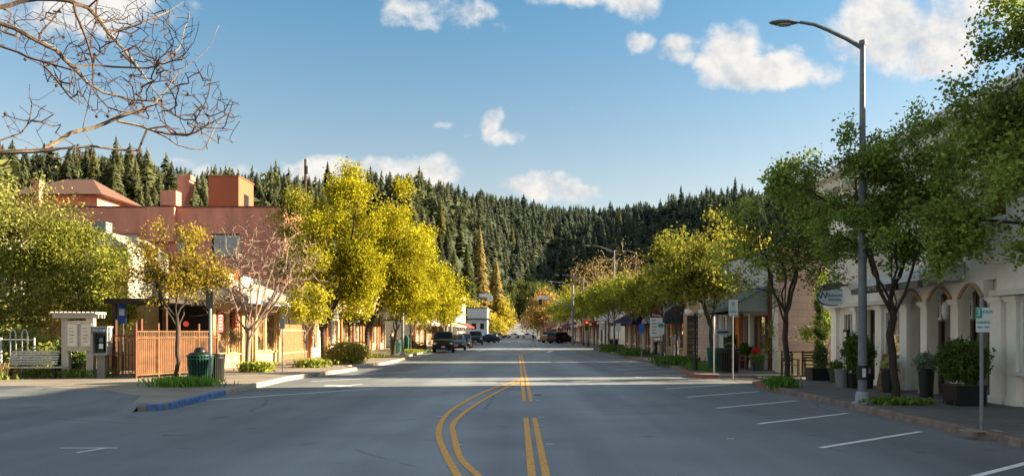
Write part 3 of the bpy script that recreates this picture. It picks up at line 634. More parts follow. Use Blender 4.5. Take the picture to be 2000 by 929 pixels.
class Bld:
    # local x along the street facade, y into the building, z up; side 'L' faces +X, 'R' faces -X, 'F' faces the camera
    def __init__(s, name, label, cat, side, X, Ya, Yb, group=None):
        s.side = side; s.Ya, s.Yb = Ya, Yb; s.len = Yb-Ya
        if side == 'R': s.root = thing(name, label, cat, (X, Yb, 0), R(-90), group)
        elif side == 'L': s.root = thing(name, label, cat, (X, Ya, 0), R(90), group)
        else: s.root = thing(name, label, cat, (X, Ya, 0), 0, group)
    def lx(s, a, b):           # street positions -> local x range
        return (s.Yb-b, s.Yb-a) if s.side == 'R' else (a-s.Ya, b-s.Ya)
    def shell(s, depth, H, m, ops=(), th=0.25, y0=0.0, roof=None, side_m=None, near_ops=(), parapet=0.3, back=True, floor=True, z0=0.0):
        mb = MB(); O = [(*s.lx(o[0], o[1]), o[2], o[3]) for o in ops]
        wall_grid(mb, s.len, H, th, O, m, y0=y0, z0=z0); sm = side_m or m
        for x, isnear in ((0.0, s.side == 'L'), (s.len-th, s.side == 'R')):
            T = Matrix.Translation((x, y0+th, 0)) @ Matrix(((0, 1, 0, 0), (1, 0, 0, 0), (0, 0, 1, 0), (0, 0, 0, 1)))
            mb.T = T; wall_grid(mb, depth-th, H, th, list(near_ops) if isnear else [], sm, z0=z0); mb.T = None
        if back: mb.box(0.003, s.len-0.003, y0+depth, y0+depth+th, z0, H, sm)
        w_ = mb.build('wall', s.root)
        mb = MB(); mb.box(th+0.002, s.len-th-0.002, y0+th+0.002, y0+depth-0.002, H-parapet-0.15, H-parapet, roof or ROOFG); mb.build('roof', s.root)
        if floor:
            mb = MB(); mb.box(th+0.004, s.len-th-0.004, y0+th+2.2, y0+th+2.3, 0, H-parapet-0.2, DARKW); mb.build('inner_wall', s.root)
        return s
    def window(s, a, b, z0, z1, fm=None, y=0.1, nx=1, nz=2, gm=None, fr=0.07, sill=True, name='window', mullion=0.035):
        x0, x1 = s.lx(a, b); fm = fm or WHITEP; mb = MB()
        mb.box(x0, x0+fr, y-0.03, y+0.05, z0, z1, fm); mb.box(x1-fr, x1, y-0.03, y+0.05, z0, z1, fm)
        mb.box(x0+fr, x1-fr, y-0.03, y+0.05, z1-fr, z1, fm); mb.box(x0+fr, x1-fr, y-0.03, y+0.05, z0, z0+fr, fm)
        for i in range(1, nx): xx = x0+(x1-x0)*i/nx; mb.box(xx-mullion/2, xx+mullion/2, y-0.015, y+0.04, z0+fr, z1-fr, fm)
        for i in range(1, nz): zz = z0+(z1-z0)*i/nz; mb.box(x0+fr, x1-fr, y-0.018, y+0.037, zz-mullion/2, zz+mullion/2, fm)
        if sill: mb.box(x0-0.06, x1+0.06, y-0.18, y-0.032, z0-0.07, z0+0.002, fm)
        f = mb.build(name, s.root); g = MB(); g.add([(x0+0.01, y+0.03, z0+0.01), (x1-0.01, y+0.03, z0+0.01), (x1-0.01, y+0.03, z1-0.01), (x0+0.01, y+0.03, z1-0.01)], [(0, 1, 2, 3)], gm or GLASS)
        g.build('pane', f); return f
    def door(s, a, b, z0, z1, m, y=0.15, glass=True, gm=None):
        x0, x1 = s.lx(a, b); mb = MB(); st = 0.12
        if glass:
            mb.box(x0, x0+st, y, y+0.05, z0, z1, m); mb.box(x1-st, x1, y, y+0.05, z0, z1, m); mb.box(x0+st, x1-st, y, y+0.05, z1-st, z1, m); mb.box(x0+st, x1-st, y, y+0.05, z0, z0+0.3, m)
        else:
            mb.box(x0, x1, y, y+0.05, z0, z1, m)
            for (u0, u1) in ((.12, .45), (.52, .9)): mb.box(x0+st, x1-st, y-0.015, y-0.002, z0+(z1-z0)*u0, z0+(z1-z0)*u1, m, 0.0)
        d = mb.build('door', s.root)
        if glass:
            g = MB(); g.add([(x0+st, y+0.025, z0+0.3), (x1-st, y+0.025, z0+0.3), (x1-st, y+0.025, z1-st), (x0+st, y+0.025, z1-st)], [(0, 1, 2, 3)], gm or GLASS); g.build('pane', d)
        h = MB(); h.tube([(x0+st*0.5, y-0.06, z0+0.95), (x0+st*0.5, y-0.06, z0+1.25)], 0.012, GALV, 6); h.box(x0+st*.5-.01, x0+st*.5+.01, y-.06, y, z0+.96, z0+.99, GALV); h.build('handle', d)
        return d
    def part(s, name, a, b, y0, y1, z0, z1, m, taper=0, bevel=0):
        x0, x1 = s.lx(a, b); mb = MB(); mb.box(x0, x1, y0, y1, z0, z1, m, taper); return mb.build(name, s.root, bevel=bevel)
    def cornice(s, z, m, d=0.18, h=0.22, over=0.1, y0=0.0):
        mb = MB(); mb.prism([(y0-0.002, z-h), (y0-d*0.4, z-h), (y0-d*0.5, z-h*0.55), (y0-d, z-h*0.4), (y0-d, z+0.02), (y0+0.3, z+0.02), (y0+0.3, z+0.004), (y0-0.002, z+0.003)], -over, s.len+over, 0, m); return mb.build('cornice', s.root)
    def awning(s, a, b, zt, zb, out, m, drop=0.25, cheeks=True, y=0.0):
        x0, x1 = s.lx(a, b); mb = MB(); t = 0.03
        mb.add([(x0, y-0.01, zt), (x1, y-0.01, zt), (x1, y-out, zb), (x0, y-out, zb), (x0, y-0.01, zt-t), (x1, y-0.01, zt-t), (x1, y-out, zb-t), (x0, y-out, zb-t)], [(0, 3, 2, 1), (4, 5, 6, 7), (0, 4, 7, 3), (1, 2, 6, 5)], m)
        mb.add([(x0, y-out, zb), (x1, y-out, zb), (x1, y-out-0.01, zb-drop), (x0, y-out-0.01, zb-drop)], [(0, 3, 2, 1)], m)
        if cheeks:
            for x in (x0, x1): mb.add([(x, y-0.01, zt), (x, y-out, zb), (x, y-out, zb-drop), (x, y-0.01, zb-drop)], [(0, 1, 2, 3)], m)
        return mb.build('awning', s.root)
def pointed(x0, x1, zs, za, zt, y0, y1, m, mb, n=5):
    # spandrel wall above a four-centred arch between two columns
    pts = []
    xm = (x0+x1)/2
    for i in range(n+1):
        t = i/n; pts.append((x0+(xm-x0)*t, zs+(za-zs)*(math.sin(min(1, t*1.15)*math.pi/2)*0.82+0.18*t)))
    pts += [(2*xm-p, q) for p, q in pts[-2::-1]]
    for i in range(len(pts)-1):
        (a, b), (c, d) = pts[i], pts[i+1]
        mb.add([(a, y0, b), (c, y0, d), (c, y0, zt), (a, y0, zt), (a, y1, b), (c, y1, d), (c, y1, zt), (a, y1, zt)], [(0, 1, 2, 3), (5, 4, 7, 6), (4, 5, 1, 0), (3, 2, 6, 7)]+([(4, 0, 3, 7)] if i == 0 else [])+([(1, 5, 6, 2)] if i == len(pts)-2 else []), m)
    return pts
# --- the cream hotel on the right
A = Bld('hotel_building', 'large cream hotel with pillared arched entrance and white windows on the right', 'building', 'R', 10.7, -14.0, 26.7)
lo = 2.95
ops = [(24.75, 25.85, .9, 2.42), (23.45, 24.3, .1, 2.45), (21.95, 22.95, .9, 2.42), (17.75, 21.5, .1, lo-0.001), (15.2, 16.75, .88, 2.55), (12.2, 14.2, .88, 2.55), (9, 11, .88, 2.55)]
A.shell(12, lo, CREAM, ops, y0=0.3, parapet=0.0, roof=DARKW, floor=False)
up = [(24.4, 25.3, 4.3, 5.9), (22, 22.9, 4.3, 5.9), (19.4, 20.3, 4.3, 5.9), (17, 17.9, 4.3, 5.9), (14.4, 15.3, 4.3, 5.9), (12, 12.9, 4.3, 5.9), (9.5, 10.4, 4.3, 5.9)]
mb = MB(); wall_grid(mb, A.len, 7.0, 0.25, [(*A.lx(o[0], o[1]), o[2], o[3]) for o in up], CREAM, z0=lo+0.002, y0=0.12)
mb.box(0.0, 0.25, 0.372, 12.3, lo+0.002, 7.0, CREAM); mb.box(A.len-.25, A.len, 0.372, 12.3, lo+0.002, 7.0, CREAM); mb.box(0.252, A.len-0.252, 12.0, 12.25, lo+.002, 7.0, CREAM); mb.build('upper_wall', A.root)
for o in up: A.window(*o, fm=WHITEP, y=0.2, nx=1, nz=2)
A.window(24.75, 25.85, .9, 2.42, y=0.30, nx=1, nz=2, gm=GLASSW, fr=0.09); A.window(21.95, 22.95, .9, 2.42, y=0.30, nx=1, nz=2, gm=GLASSW, fr=0.09)
for (a, b) in ((24.75, 25.85), (21.95, 22.95)):       # glazing bars of the upper sashes
    x0, x1 = A.lx(a, b); mb = MB()
    for i in (1, 2, 3): xx = x0+(x1-x0)*i/4; mb.box(xx-.012, xx+.012, .29, .325, 1.68, 2.33, WHITEP)
    mb.build('glazing_bars', A.root)
A.window(15.2, 16.75, .88, 2.55, y=0.30, nx=3, nz=3, gm=GLASSW, fr=0.1); A.window(12.2, 14.2, .88, 2.55, y=0.34, nx=3, nz=3, gm=GLASSW, fr=0.1); A.window(9, 11, .88, 2.55, y=0.34, nx=3, nz=3, gm=GLASSW, fr=0.1)
A.door(23.45, 24.3, .12, 2.44, BLACK, y=0.48, gm=GLASSW)
x0, x1 = A.lx(17.75, 21.5); mb = MB(); mb.box(x0-.2, x1+.2, .80, .90, .1, lo, mat('shaded_stucco', (0.30, 0.27, 0.22), 0.9, 0.2)); mb.box(x0-.2, x0-.01, .56, .80, .1, lo, CREAM); mb.box(x1+.01, x1+.2, .56, .80, .1, lo, CREAM); mb.box(x0, x1, .56, .80, lo-.05, lo-.003, CREAM); mb.build('porch_wall', A.root)  # back wall is a darker stucco copy, porch shade put into its colour
for (a, b) in ((20.65, 21.45), (19.2, 20.05), (17.85, 18.6)):
    A.window(a, b, 2.08, 2.7, y=.72, nx=1, nz=1, fm=CREAML, sill=False); A.door(a, b, .12, 2.04, mat('door_paint', (0.06, 0.045, 0.035), 0.5, 0.2), y=.71)
def column(b, a, c, m=CREAML, y0=0.0, y1=0.34, zt=2.42):
    x0, x1 = b.lx(a, c); mb = MB(); mb.box(x0-.03, x1+.03, y0-.03, y1, .1, .3, m); mb.box(x0, x1, y0, y1, .3, zt, m); mb.box(x0-.04, x1+.04, y0-.04, y1, zt, zt+.05, m); mb.box(x0-.07, x1+.07, y0-.07, y1, zt+.05, zt+.13, m)
    return mb.build('column', b.root)
for (a, c) in ((26.25, 26.68), (24.35, 24.7), (23.0, 23.4), (21.5, 21.9), (17.3, 17.72), (16.78, 17.1), (14.3, 15.1), (11.2, 12.1), (7.4, 8.8)): column(A, a, c, y0=0.2, y1=0.3)
column(A, 24.42, 24.66, y0=.06, y1=.195)
for (a, c) in ((20.1, 20.42), (18.68, 19.0)): column(A, a, c, m=CREAM, y0=0.02, y1=0.32)
mb = MB(); xs = [A.lx(21.5, 21.51)[0], *A.lx(20.1, 20.42), *A.lx(18.68, 19.0), A.lx(17.72, 17.73)[1]]
for (p, q) in ((xs[0], xs[1]), (xs[2], xs[3]), (xs[4], xs[5])): pointed(p, q, 2.5, 2.83, lo, 0.06, 0.28, CREAML, mb)
for (p, q) in ((xs[1], xs[2]), (xs[3], xs[4])): mb.box(p, q, .06, .28, 2.56, lo, CREAML)
mb.build('entrance_arch', A.root)
mb = MB(); ARCHM = mat('arch_trim', (0.50, 0.33, 0.20), 0.7, 0.1)
for (p, q) in ((xs[0], xs[1]), (xs[2], xs[3]), (xs[4], xs[5])):
    tmp = MB(); pts = pointed(p, q, 2.5, 2.83, lo, 0, 1, CREAML, tmp)
    mb.tube([(a, 0.03, b+0.06) for a, b in pts], 0.045, ARCHM, 6)
mb.build('arch_trim', A.root)
A.part('frieze', -13.95, 26.68, 0.04, 0.298, lo-.32, lo+.34, CREAM) if False else None
mb = MB()
for (a, b) in ((21.5, 26.66), (-13.95, 17.3)): x0, x1 = A.lx(a, b); mb.box(x0, x1, .1, .298, 2.60, 3.28, CREAML); mb.box(x0-.02, x1+.02, -.06, .298, 2.56, 2.68, WHITEP); mb.box(x0-.02, x1+.02, .0, .1, 3.28, 3.36, WHITEP)
mb.build('frieze', A.root)
A.cornice(7.05, WHITEP, d=0.62, h=0.5, over=0.4, y0=0.12)
mb = MB(); n = 30
for i in range(n): x = 0.6+i*(A.len-1.2)/(n-1); mb = MB(); mb.box(x-.05, x+.05, -0.28, .1, 6.4, 6.62, WHITEP); mb.build('bracket', A.root)
mb = MB(); Lh = A.len; mb.add([(-.5, -.5, 7.075), (Lh+.5, -.5, 7.075), (Lh+.5, 12.8, 7.075), (-.5, 12.8, 7.075), (5.5, 6.1, 9.6), (Lh-5.5, 6.1, 9.6)], [(0, 1, 5, 4), (1, 2, 5), (2, 3, 4, 5), (3, 0, 4), (3, 2, 1, 0)], mat('shingle_roof', (0.12, 0.11, 0.10), 0.9, 0.3, 2)); mb.build('roof', A.root)
# entrance canopy
mb = MB(); x0, x1 = A.lx(18.55, 22.3); mb.prism([(.1, 3.45), (-1.0, 3.12), (-1.0, 3.0), (.1, 3.0)], x0, x1, 0, mat('canopy_white', (0.62, 0.63, 0.64), 0.6, 0.15, 2)); mb.prism([(-1.02, 2.98), (-1.02, 2.83), (-.9, 2.83), (-.9, 2.98)], x0+.02, x1-.02, 0, mat('canopy_dark', (0.16, 0.15, 0.15), 0.6)); cp = mb.build('canopy', A.root)
mb = MB(); x0, x1 = A.lx(19.5, 21.6); mb.box(x0, x1, -1.09, -1.03, 2.83, 3.0, BLACK); sg = mb.build('sign_panel', A.root, bevel=0.01)
text(sg, 'HOTEL & SPA', 0.15, mat('sign_cream', (0.5, 0.48, 0.42), 0.6), ((x0+x1)/2, -1.10, 2.915), (R(90), 0, 0), sx=1.25)
mb = MB(); mb.box(*A.lx(18.86, 18.98), -.075, -.055, 1.35, 1.62, mat('bronze_plaque', (0.10, 0.07, 0.05), 0.5)); mb.build('wall_plaque', A.root)
t = thing('wall_lantern', 'pale glass lantern hanging in the arched hotel entrance', 'lantern', (10.75, 19.25, 2.5)); mb = MB(); mb.lathe([(.02, .02), (.07, 0), (.1, -.08), (.1, -.3), (.07, -.4), (.02, -.45)], mat('lantern_glass', (0.6, 0.6, 0.55), 0.3), k=10); mb.build('lamp_shade', t, smooth=True); mb = MB(); mb.tube([(0, 0, .32), (0, 0, 0)], .012, BLACK, 6); mb.build('bracket', t)
t = thing('menu_box', 'small black framed menu case on the hotel pier', 'menu case', (10.53, 24.55, 1.55)); mb = MB(); mb.box(-.05, .03, -.16, .16, -.28, .28, BLACK); mb.build('frame', t, bevel=.01); mb = MB(); mb.box(-.056, -.052, -.11, .11, -.2, .2, WHITEP); mb.build('menu_sheet', t)
# projecting oval sign and flood light
t = thing('oval_sign', 'pale blue oval shop sign on two black bars at the hotel corner', 'sign', (10.72, 25.55, 2.92)); mb = MB(); OV = mat('sign_pale_blue', (0.70, 0.80, 0.90), 0.6, 0.05); NAVY = mat('sign_navy', (0.03, 0.06, 0.13), 0.6)
def oval(mb, cx, cz, rx, rz, y0, y1, m, n=28): mb.prism([(cx+rx*math.cos(2*math.pi*i/n), cz+rz*math.sin(2*math.pi*i/n)) for i in range(n)], y0, y1, 1, m)
oval(mb, -.25, 0, .50, .31, -.03, .03, NAVY); o1 = mb.build('rim', t); mb = MB(); oval(mb, -.25, 0, .465, .275, -.036, .036, OV); o2 = mb.build('panel', t)
text(t, 'W', .33, NAVY, (-.56, -.04, .03), (R(90), R(-8), 0)); text(t, 'ilkinson', .17, mat('sign_teal', (0.10, 0.19, 0.25), .6), (-.16, -.04, .05), (R(90), 0, 0)); mb = MB()
for i in range(9): mb.box(-.36+i*.045, -.335+i*.045, -.042, -.037, -.13, -.07, NAVY)
mb.build('small_print', t); mb = MB()
for z in (-.08, .08): mb.box(.2, .62, -.015, .015, z-.015, z+.015, BLACK)
mb.box(.6, .65, -.02, .02, -.17, .17, BLACK); mb.build('bracket', t)
t = thing('flood_light', 'grey boxy flood light above the oval sign', 'light', (10.3, 24.9, 3.1)); mb = MB(); mb.prism([(-.45, -.02), (-.45, .16), (-.2, .24), (.15, .28), (.15, .1), (-.2, .0)], -.15, .15, 1, mat('light_housing', (0.12, 0.12, 0.14), .5)); mb.build('housing', t, bevel=.01); mb = MB(); mb.box(.151, .42, -.03, .03, .14, .2, BLACK); mb.build('bracket', t)
# --- alley side: low cream garden wall and the shop with the metal awning
B = Bld('shop_building', 'single storey shop with pink block side wall and sloping metal awning', 'building', 'R', 10.8, 32.5, 45.4)
B.shell(14, 5.3, CORR, [(33.0, 35.2, .9, 2.5), (35.6, 36.6, .1, 2.5), (37.4, 38.8, .1, 2.5), (39.2, 40.6, .9, 2.6)], side_m=PINKB, parapet=.3)
B.window(33.0, 35.2, .9, 2.5, fm=REDB, nx=3, nz=1, gm=GLASSW); B.door(35.6, 36.6, .12, 2.5, mat('brown_door', (0.12, 0.05, 0.03), .6)); B.door(37.4, 38.8, .12, 2.5, BLACK); B.window(39.2, 40.6, .9, 2.6, fm=WHITEP, nx=2, nz=1)
for (p_, q_, d_, m_) in ((36.65, 37.35, -.2, ORANGE), (32.52, 32.95, -.02, REDB), (38.85, 39.1, -.2, WHITEP), (35.25, 35.5, -.12, WHITEP)): B.part('pier', p_, q_, d_, -.003, .1, 2.6, m_)
mb = MB(); mb.box(*B.lx(41.2, 45.38), -.1, -.003, .1, 3.0, WHITEB); mb.build('block_panel', B.root)
B.awning(32.6, 38.5, 3.75, 2.75, 1.9, METALAWN, .12)
for y in (32.7, 35.5, 38.4): x = B.lx(y, y)[0]; mb = MB(); mb.tube([(x, -1.8, 2.7), (x, -.02, 2.72)], .03, BLACK, 6); mb.build('awning_strut', B.root)
B.part('fascia_panel', 38.6, 41, -.7, -.003, 2.72, 3.25, WHITEP)
mb = MB(); mb.tube([(x_, -.1, z_) for x_, z_ in ((B.lx(32.56, 32.56)[0], .1), (B.lx(32.56, 32.56)[0], 5.2))], .07, mat('rust_pipe', (0.10, 0.04, 0.03), .8), 8); mb.build('drainpipe', B.root)
mb = MB(); mb.add([(-.2, -.1, 5.35), (B.len+.1, -.1, 5.35), (B.len+.1, 14.5, 5.35), (-.2, 14.5, 5.35), (-.2, 7, 7.1), (B.len+.1, 7, 7.1)], [(0, 1, 5, 4), (2, 3, 4, 5), (1, 2, 5), (3, 0, 4), (3, 2, 1, 0)], ROOFT); mb.build('tile_roof', B.root)
mb = MB(); mb.box(10.75, 11.75, 29.5, 29.75, .1, 0.98, YELLOWST); mb.box(11.75-.22, 11.75, 29.75, 31.25, .1, .98, YELLOWST); mb.box(10.5, 10.75, 29.48, 31.25, .1, .96, YELLOWST); mb.box(10.48, 11.8, 29.46, 29.8, .98, 1.03, REDB); tag(mb.build('garden_wall'), 'low cream garden wall with brick coping beside the alley', 'wall')
# iron gate with creeper between the shops
t = thing('iron_gate', 'tall black wrought iron gate filling the gap between shops', 'gate', (10.8, 45.5, .1)); mb = MB()
for i in range(17): mb.box(-.015, .015, i*.2, i*.2+.03, 0, 2.7, BLACK)
mb.box(-.02, .02, 0, 3.3, .1, .16, BLACK); mb.box(-.02, .02, 0, 3.3, 2.55, 2.61, BLACK)
for i in range(8):
    for j in range(6):
        pts = [(0, .2+i*.4+.14*math.cos(q*math.pi/4), .4+j*.4+.14*math.sin(q*math.pi/4)) for q in range(9)]; mb.tube(pts, .012, BLACK, 4)
mb.build('lattice', t)
def shop_row(name, label, side, X, Ya, Yb, depth, H, m, bays, awn=None, trim=None, second=None, col=None, group=None, sidem=None, doorm=None):
    b = Bld(name, label, 'building', side, X, Ya, Yb, group); L_ = (Yb-Ya)/bays; ops = []; k = 0
    for i in range(bays):
        a = Ya+i*L_
        ops += [(a+.35, a+L_*.62, .65, 2.6), (a+L_*.70, a+L_*.70+min(1.1, L_*.24), .1, 2.55)]
    so = []
    if second:
        for i in range(second): a = Ya+(i+.3)*(Yb-Ya)/second; so.append((a, a+1.1, 3.9, 5.4))
    b.shell(depth, H, m, ops+so, side_m=sidem)
    for i in range(bays):
        o1, o2 = ops[2*i], ops[2*i+1]; b.window(*o1, fm=trim or WHITEP, nx=2 if L_ < 6 else 3, nz=1, gm=GLASSW if side == 'L' else GLASS); b.door(*o2, doorm or mat('brown_door', (0.12, 0.05, 0.03), .6))
        b.part('pilaster', Ya+i*L_+.01, Ya+i*L_+.28, -.14, -.003, .1, 3.0, col or trim or WHITEP)
    for o in so: b.window(*o, fm=trim or WHITEP)
    b.part('fascia', Ya+.02, Yb-.02, -.06, -.003, 2.75, 3.25, trim or WHITEP); b.cornice(H, trim or WHITEP, over=0.02)
    if awn:
        for (a, c, zt, zb, out, am) in awn: b.awning(a, c, zt, zb, out, am)
    return b
shop_row('shop_building', 'tan shop with black and white striped corner awning', 'R', 10.8, 49.0, 60.9, 12, 5.4, mat('buff_stucco', (0.36, 0.29, 0.20), .85), 3, [(49.4, 54.8, 3.9, 2.6, 1.9, STRIPEAWN)], trim=mat('buff_trim', (0.46, 0.38, 0.26), .7))
shop_row('shop_building', 'shop with a plain navy canvas awning before the cross street', 'R', 10.8, 61.0, 77.0, 12, 5.4, mat('pinkish_stucco', (0.40, 0.27, 0.22), .85), 4, [(61.5, 76, 3.5, 2.6, 1.6, BLUEAWN)])
dC = Bld('shop_building', 'white corner building with round arched entrance past the cross street', 'building', 'R', 10.6, 86.0, 99.0); dC.shell(12, 6.2, mat('white_stucco', (0.60, 0.58, 0.54), .8), [(87, 90, .5, 3.0), (91, 93.5, .1, 3.2), (95, 98, .5, 3.0)]); dC.window(87, 90, .5, 3.0, nx=2); dC.window(95, 98, .5, 3.0, nx=2); dC.door(91, 93.5, .12, 3.2, BLACK); dC.cornice(6.2, WHITEP)
mb = MB(); n = 12; x0, x1 = dC.lx(86.3, 94)
mb.prism([(x0+(x1-x0)*i/n, 3.1+1.5*math.sin(math.pi*i/n)) for i in range(n+1)], -1.2, -.01, 1, mat('arched_canopy', (0.5, 0.52, 0.52), .6)); mb.build('arched_canopy', dC.root)
cols = [(.30, .26, .2), (.42, .18, .12), (.5, .48, .44), (.34, .3, .3), (.45, .36, .24), (.22, .2, .19)]
labR = ['grey tan shop with red awning, second past the cross street on the right', 'brick red two storey shop far down the right pavement', 'white fronted shop behind the parked pickups', 'grey shop far along the right side', 'yellowish shop near the end of the right row', 'dark last shop at the end of the right row']
for i, (a, b_) in enumerate(((99.2, 115), (115.2, 133), (133.2, 152), (152.2, 175), (175.2, 205), (205.2, 250))):
    shop_row('shop_building', labR[i], 'R', 10.8, a, b_, 12, (5.2, 7.0, 5.4, 5.2, 6.4, 5.2)[i], mat('far_wall_%d' % i, cols[i], .85), 3, [(a+1, b_-1, 3.5, 2.7, 1.6, (REDAWN, TANAWN, BLUEAWN, REDAWN, TANAWN, REDAWN)[i])], second=3 if i in (1, 4) else None)
t = Bld('brick_building', 'low pink brick building at the far bend of the street', 'building', 'F', 8.0, 262, 276); t.shell(8, 8, mat('far_brick', (0.40, 0.20, 0.14), .9), [(264, 266, 1.2, 3.4), (269, 271, 1.2, 3.4)]); t.window(264, 266, 1.2, 3.4); t.window(269, 271, 1.2, 3.4)

# --- left side
LR = Bld('restaurant_building', 'tan timber restaurant with banners in its sunlit shop windows', 'building', 'L', -13.2, 33.0, 42.6)
LR.shell(9, 3.15, mat('tan_stucco', (0.50, 0.34, 0.17), .85), [(33.45, 35.1, .75, 2.75), (35.25, 36.5, .75, 2.75), (36.95, 38.3, .1, 2.75), (38.8, 40.3, .75, 2.75), (40.45, 42.1, .75, 2.75)], side_m=mat('tan_stucco', (0.5, .34, .17)), parapet=.05)
for (a, b_) in ((33.45, 35.1), (35.25, 36.5), (38.8, 40.3), (40.45, 42.1)): LR.window(a, b_, .75, 2.75, fm=TAN, nx=1, nz=1, gm=GLASSW, sill=True)
LR.door(36.95, 38.3, .12, 2.75, mat('iron_door', (0.10, 0.07, 0.05), .6))
for a in (33.02, 36.55, 38.4, 42.2): LR.part('timber_post', a, a+.35, -.12, -.003, .1, 3.1, TAN)
LR.awning(32.9, 42.5, 4.15, 3.3, 1.7, mat('white_metal_roof', (0.40, 0.35, 0.29), .6, .15, 2), .16, cheeks=False); LR.part('beam', 32.9, 42.5, -1.68, -1.5, 3.0, 3.17, mat('blue_grey_paint', (0.18, 0.22, 0.30), .6))
LR.part('roof_sign_board', 35.5, 41.5, .3, .42, 3.2, 4.5, WHITEP)
mb = MB(); mb.prism([(3.6, 3.7), (4.2, 3.7), (4.2, 4.2), (4.05, 4.5), (3.9, 4.8), (3.6, 4.5)], .25, .297, 1, mat('red_sign_paint', (0.5, 0.04, 0.03), .6)); mb.build('red_emblem', LR.root)
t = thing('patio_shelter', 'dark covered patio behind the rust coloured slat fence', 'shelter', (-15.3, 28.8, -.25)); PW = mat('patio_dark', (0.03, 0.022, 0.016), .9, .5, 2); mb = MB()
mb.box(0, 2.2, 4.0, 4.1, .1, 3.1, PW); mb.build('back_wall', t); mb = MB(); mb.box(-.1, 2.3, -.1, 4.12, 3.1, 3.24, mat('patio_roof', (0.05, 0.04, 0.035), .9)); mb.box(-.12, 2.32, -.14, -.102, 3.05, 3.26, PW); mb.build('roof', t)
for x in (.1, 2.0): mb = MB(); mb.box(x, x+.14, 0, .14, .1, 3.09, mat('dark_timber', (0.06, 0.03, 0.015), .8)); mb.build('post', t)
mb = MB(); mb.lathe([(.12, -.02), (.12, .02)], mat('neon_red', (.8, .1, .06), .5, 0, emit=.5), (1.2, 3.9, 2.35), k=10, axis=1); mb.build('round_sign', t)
# banners
RB = mat('red_banner', (0.55, 0.05, 0.035), .8, .1); 
for (a, z0, z1, wdt, lab) in ((33.75, 1.75, 2.72, .62, 'taller red banner with white lettering in the first restaurant window'), (35.75, 1.95, 2.7, .6, 'shorter red banner in the second restaurant window')):
    t = thing('window_banner', lab, 'banner', (-13.22, a, 0), R(90)); mb = MB(); mb.box(0, wdt, -.07, -.05, z0, z1, RB); mb.build('cloth', t)
    mb = MB()
    for k in range(5): mb.box(.12, wdt-.12-.05*(k % 2), -.076, -.072, z0+.12+k*.15, z0+.17+k*.15, WHITEP)
    mb.build('lettering', t)
# terracotta block
T_ = Bld('terracotta_building', 'big terracotta stucco building with rooftop tower and curved duct', 'building', 'F', -37.0, 0, 0)
T_.root.location = (-37.0, 50, 0); Tm = T_.root
def tx(px, Y): return (px-VX)*Y/FL+37.0
W_ = 21.8
mb = MB(); O = [(tx(228, 50), tx(270, 50), 6.5, 8.1), (tx(345, 50), tx(376, 50), 6.9, 8.1), (tx(413, 50), tx(471, 50), 6.6, 8.15)]
wall_grid(mb, W_, 9.85, .3, O, TERRA); mb.box(W_-.3, W_, .3, 5.0, 0, 9.85, TERRA); mb.box(0, .3, .3, 5.0, 0, 9.85, TERRA); mb.box(.302, W_-.302, 4.7, 5.0, 0, 9.85, TERRA); mb.build('wall', Tm)
mb = MB(); mb.box(.3, W_-.3, .3, 4.7, 9.3, 9.5, ROOFG); mb.build('roof', Tm)
mb = MB(); mb.box(-.05, W_+.06, -.06, .33, 9.852, 9.94, mat('coping', (0.16, 0.07, 0.05), .8)); mb.box(W_-.33, W_+.06, .335, 5.0, 9.852, 9.94, mat('coping', (0.16, 0.07, 0.05), .8)); mb.build('coping', Tm)
mb = MB(); xc = tx(318, 50); mb.box(xc-.85, xc+.9, -.35, -.003, 7.6, 9.83, TERRA); mb.box(xc-.05, xc+1.0, -.3, .5, 9.945, 10.9, TERRA); mb.box(tx(205, 50), tx(300, 50), -.1, -.003, 8.15, 8.3, TERRA); mb.build('duct_housing', Tm, bevel=.02)
class _S:  # windows in a camera-facing wall share the Bld window code
    pass
Tb = Bld.__new__(Bld); Tb.side = 'F'; Tb.Ya = 0; Tb.Yb = W_; Tb.len = W_; Tb.root = Tm
Tb.lx = lambda a, b: (a, b)
for o, nx in zip(O, (2, 2, 1)): Tb.window(*o, nx=nx, nz=2 if nx == 2 else 1, sill=False, fm=WHITEP if nx == 2 else BLACK, y=.15)
mb = MB(); x0, x1 = tx(407, 51.6), tx(466, 51.6); mb.box(x0, x1, 1.6, 4.5, 9.3, 12.2, TERRAD); mb.box(x0-.05, x1+.05, 1.55, 4.55, 12.202, 12.26, TERRAD); tw = mb.build('rooftop_tower', Tm); mb = MB(); mb.box(x1+.002, x1+.03, 2.6, 3.5, 9.8, 11.2, BLACK); mb.build('door', tw)
mb = MB(); y = 2.2; xa = tx(336, 52); mb.tube([(xa-.6, y, 11.0), (xa+.3, y, 11.0), (xa+.75, y, 11.0)], .36, TERRA, 14)
mb.build('duct_pipe', Tm, smooth=True); mb = MB()
cv = [(.55, 9.5), (.55, 10.3), (.62, 10.8), (.80, 11.2), (.88, 11.6), (.82, 12.0)]; wv = [.36, .36, .38, .40, .42, .42]
L1 = [(xa+c-w_, z) for (c, z), w_ in zip(cv, wv)]; L2 = [(xa+c+w_, z) for (c, z), w_ in zip(cv, wv)]; mb.prism(L1+[(xa+.55, 12.35), (xa+1.35, 12.35), (xa+1.35, 12.0)]+L2[::-1], y-.38, y+.38, 1, TERRA); mb.build('duct_hood', Tm, bevel=.03)
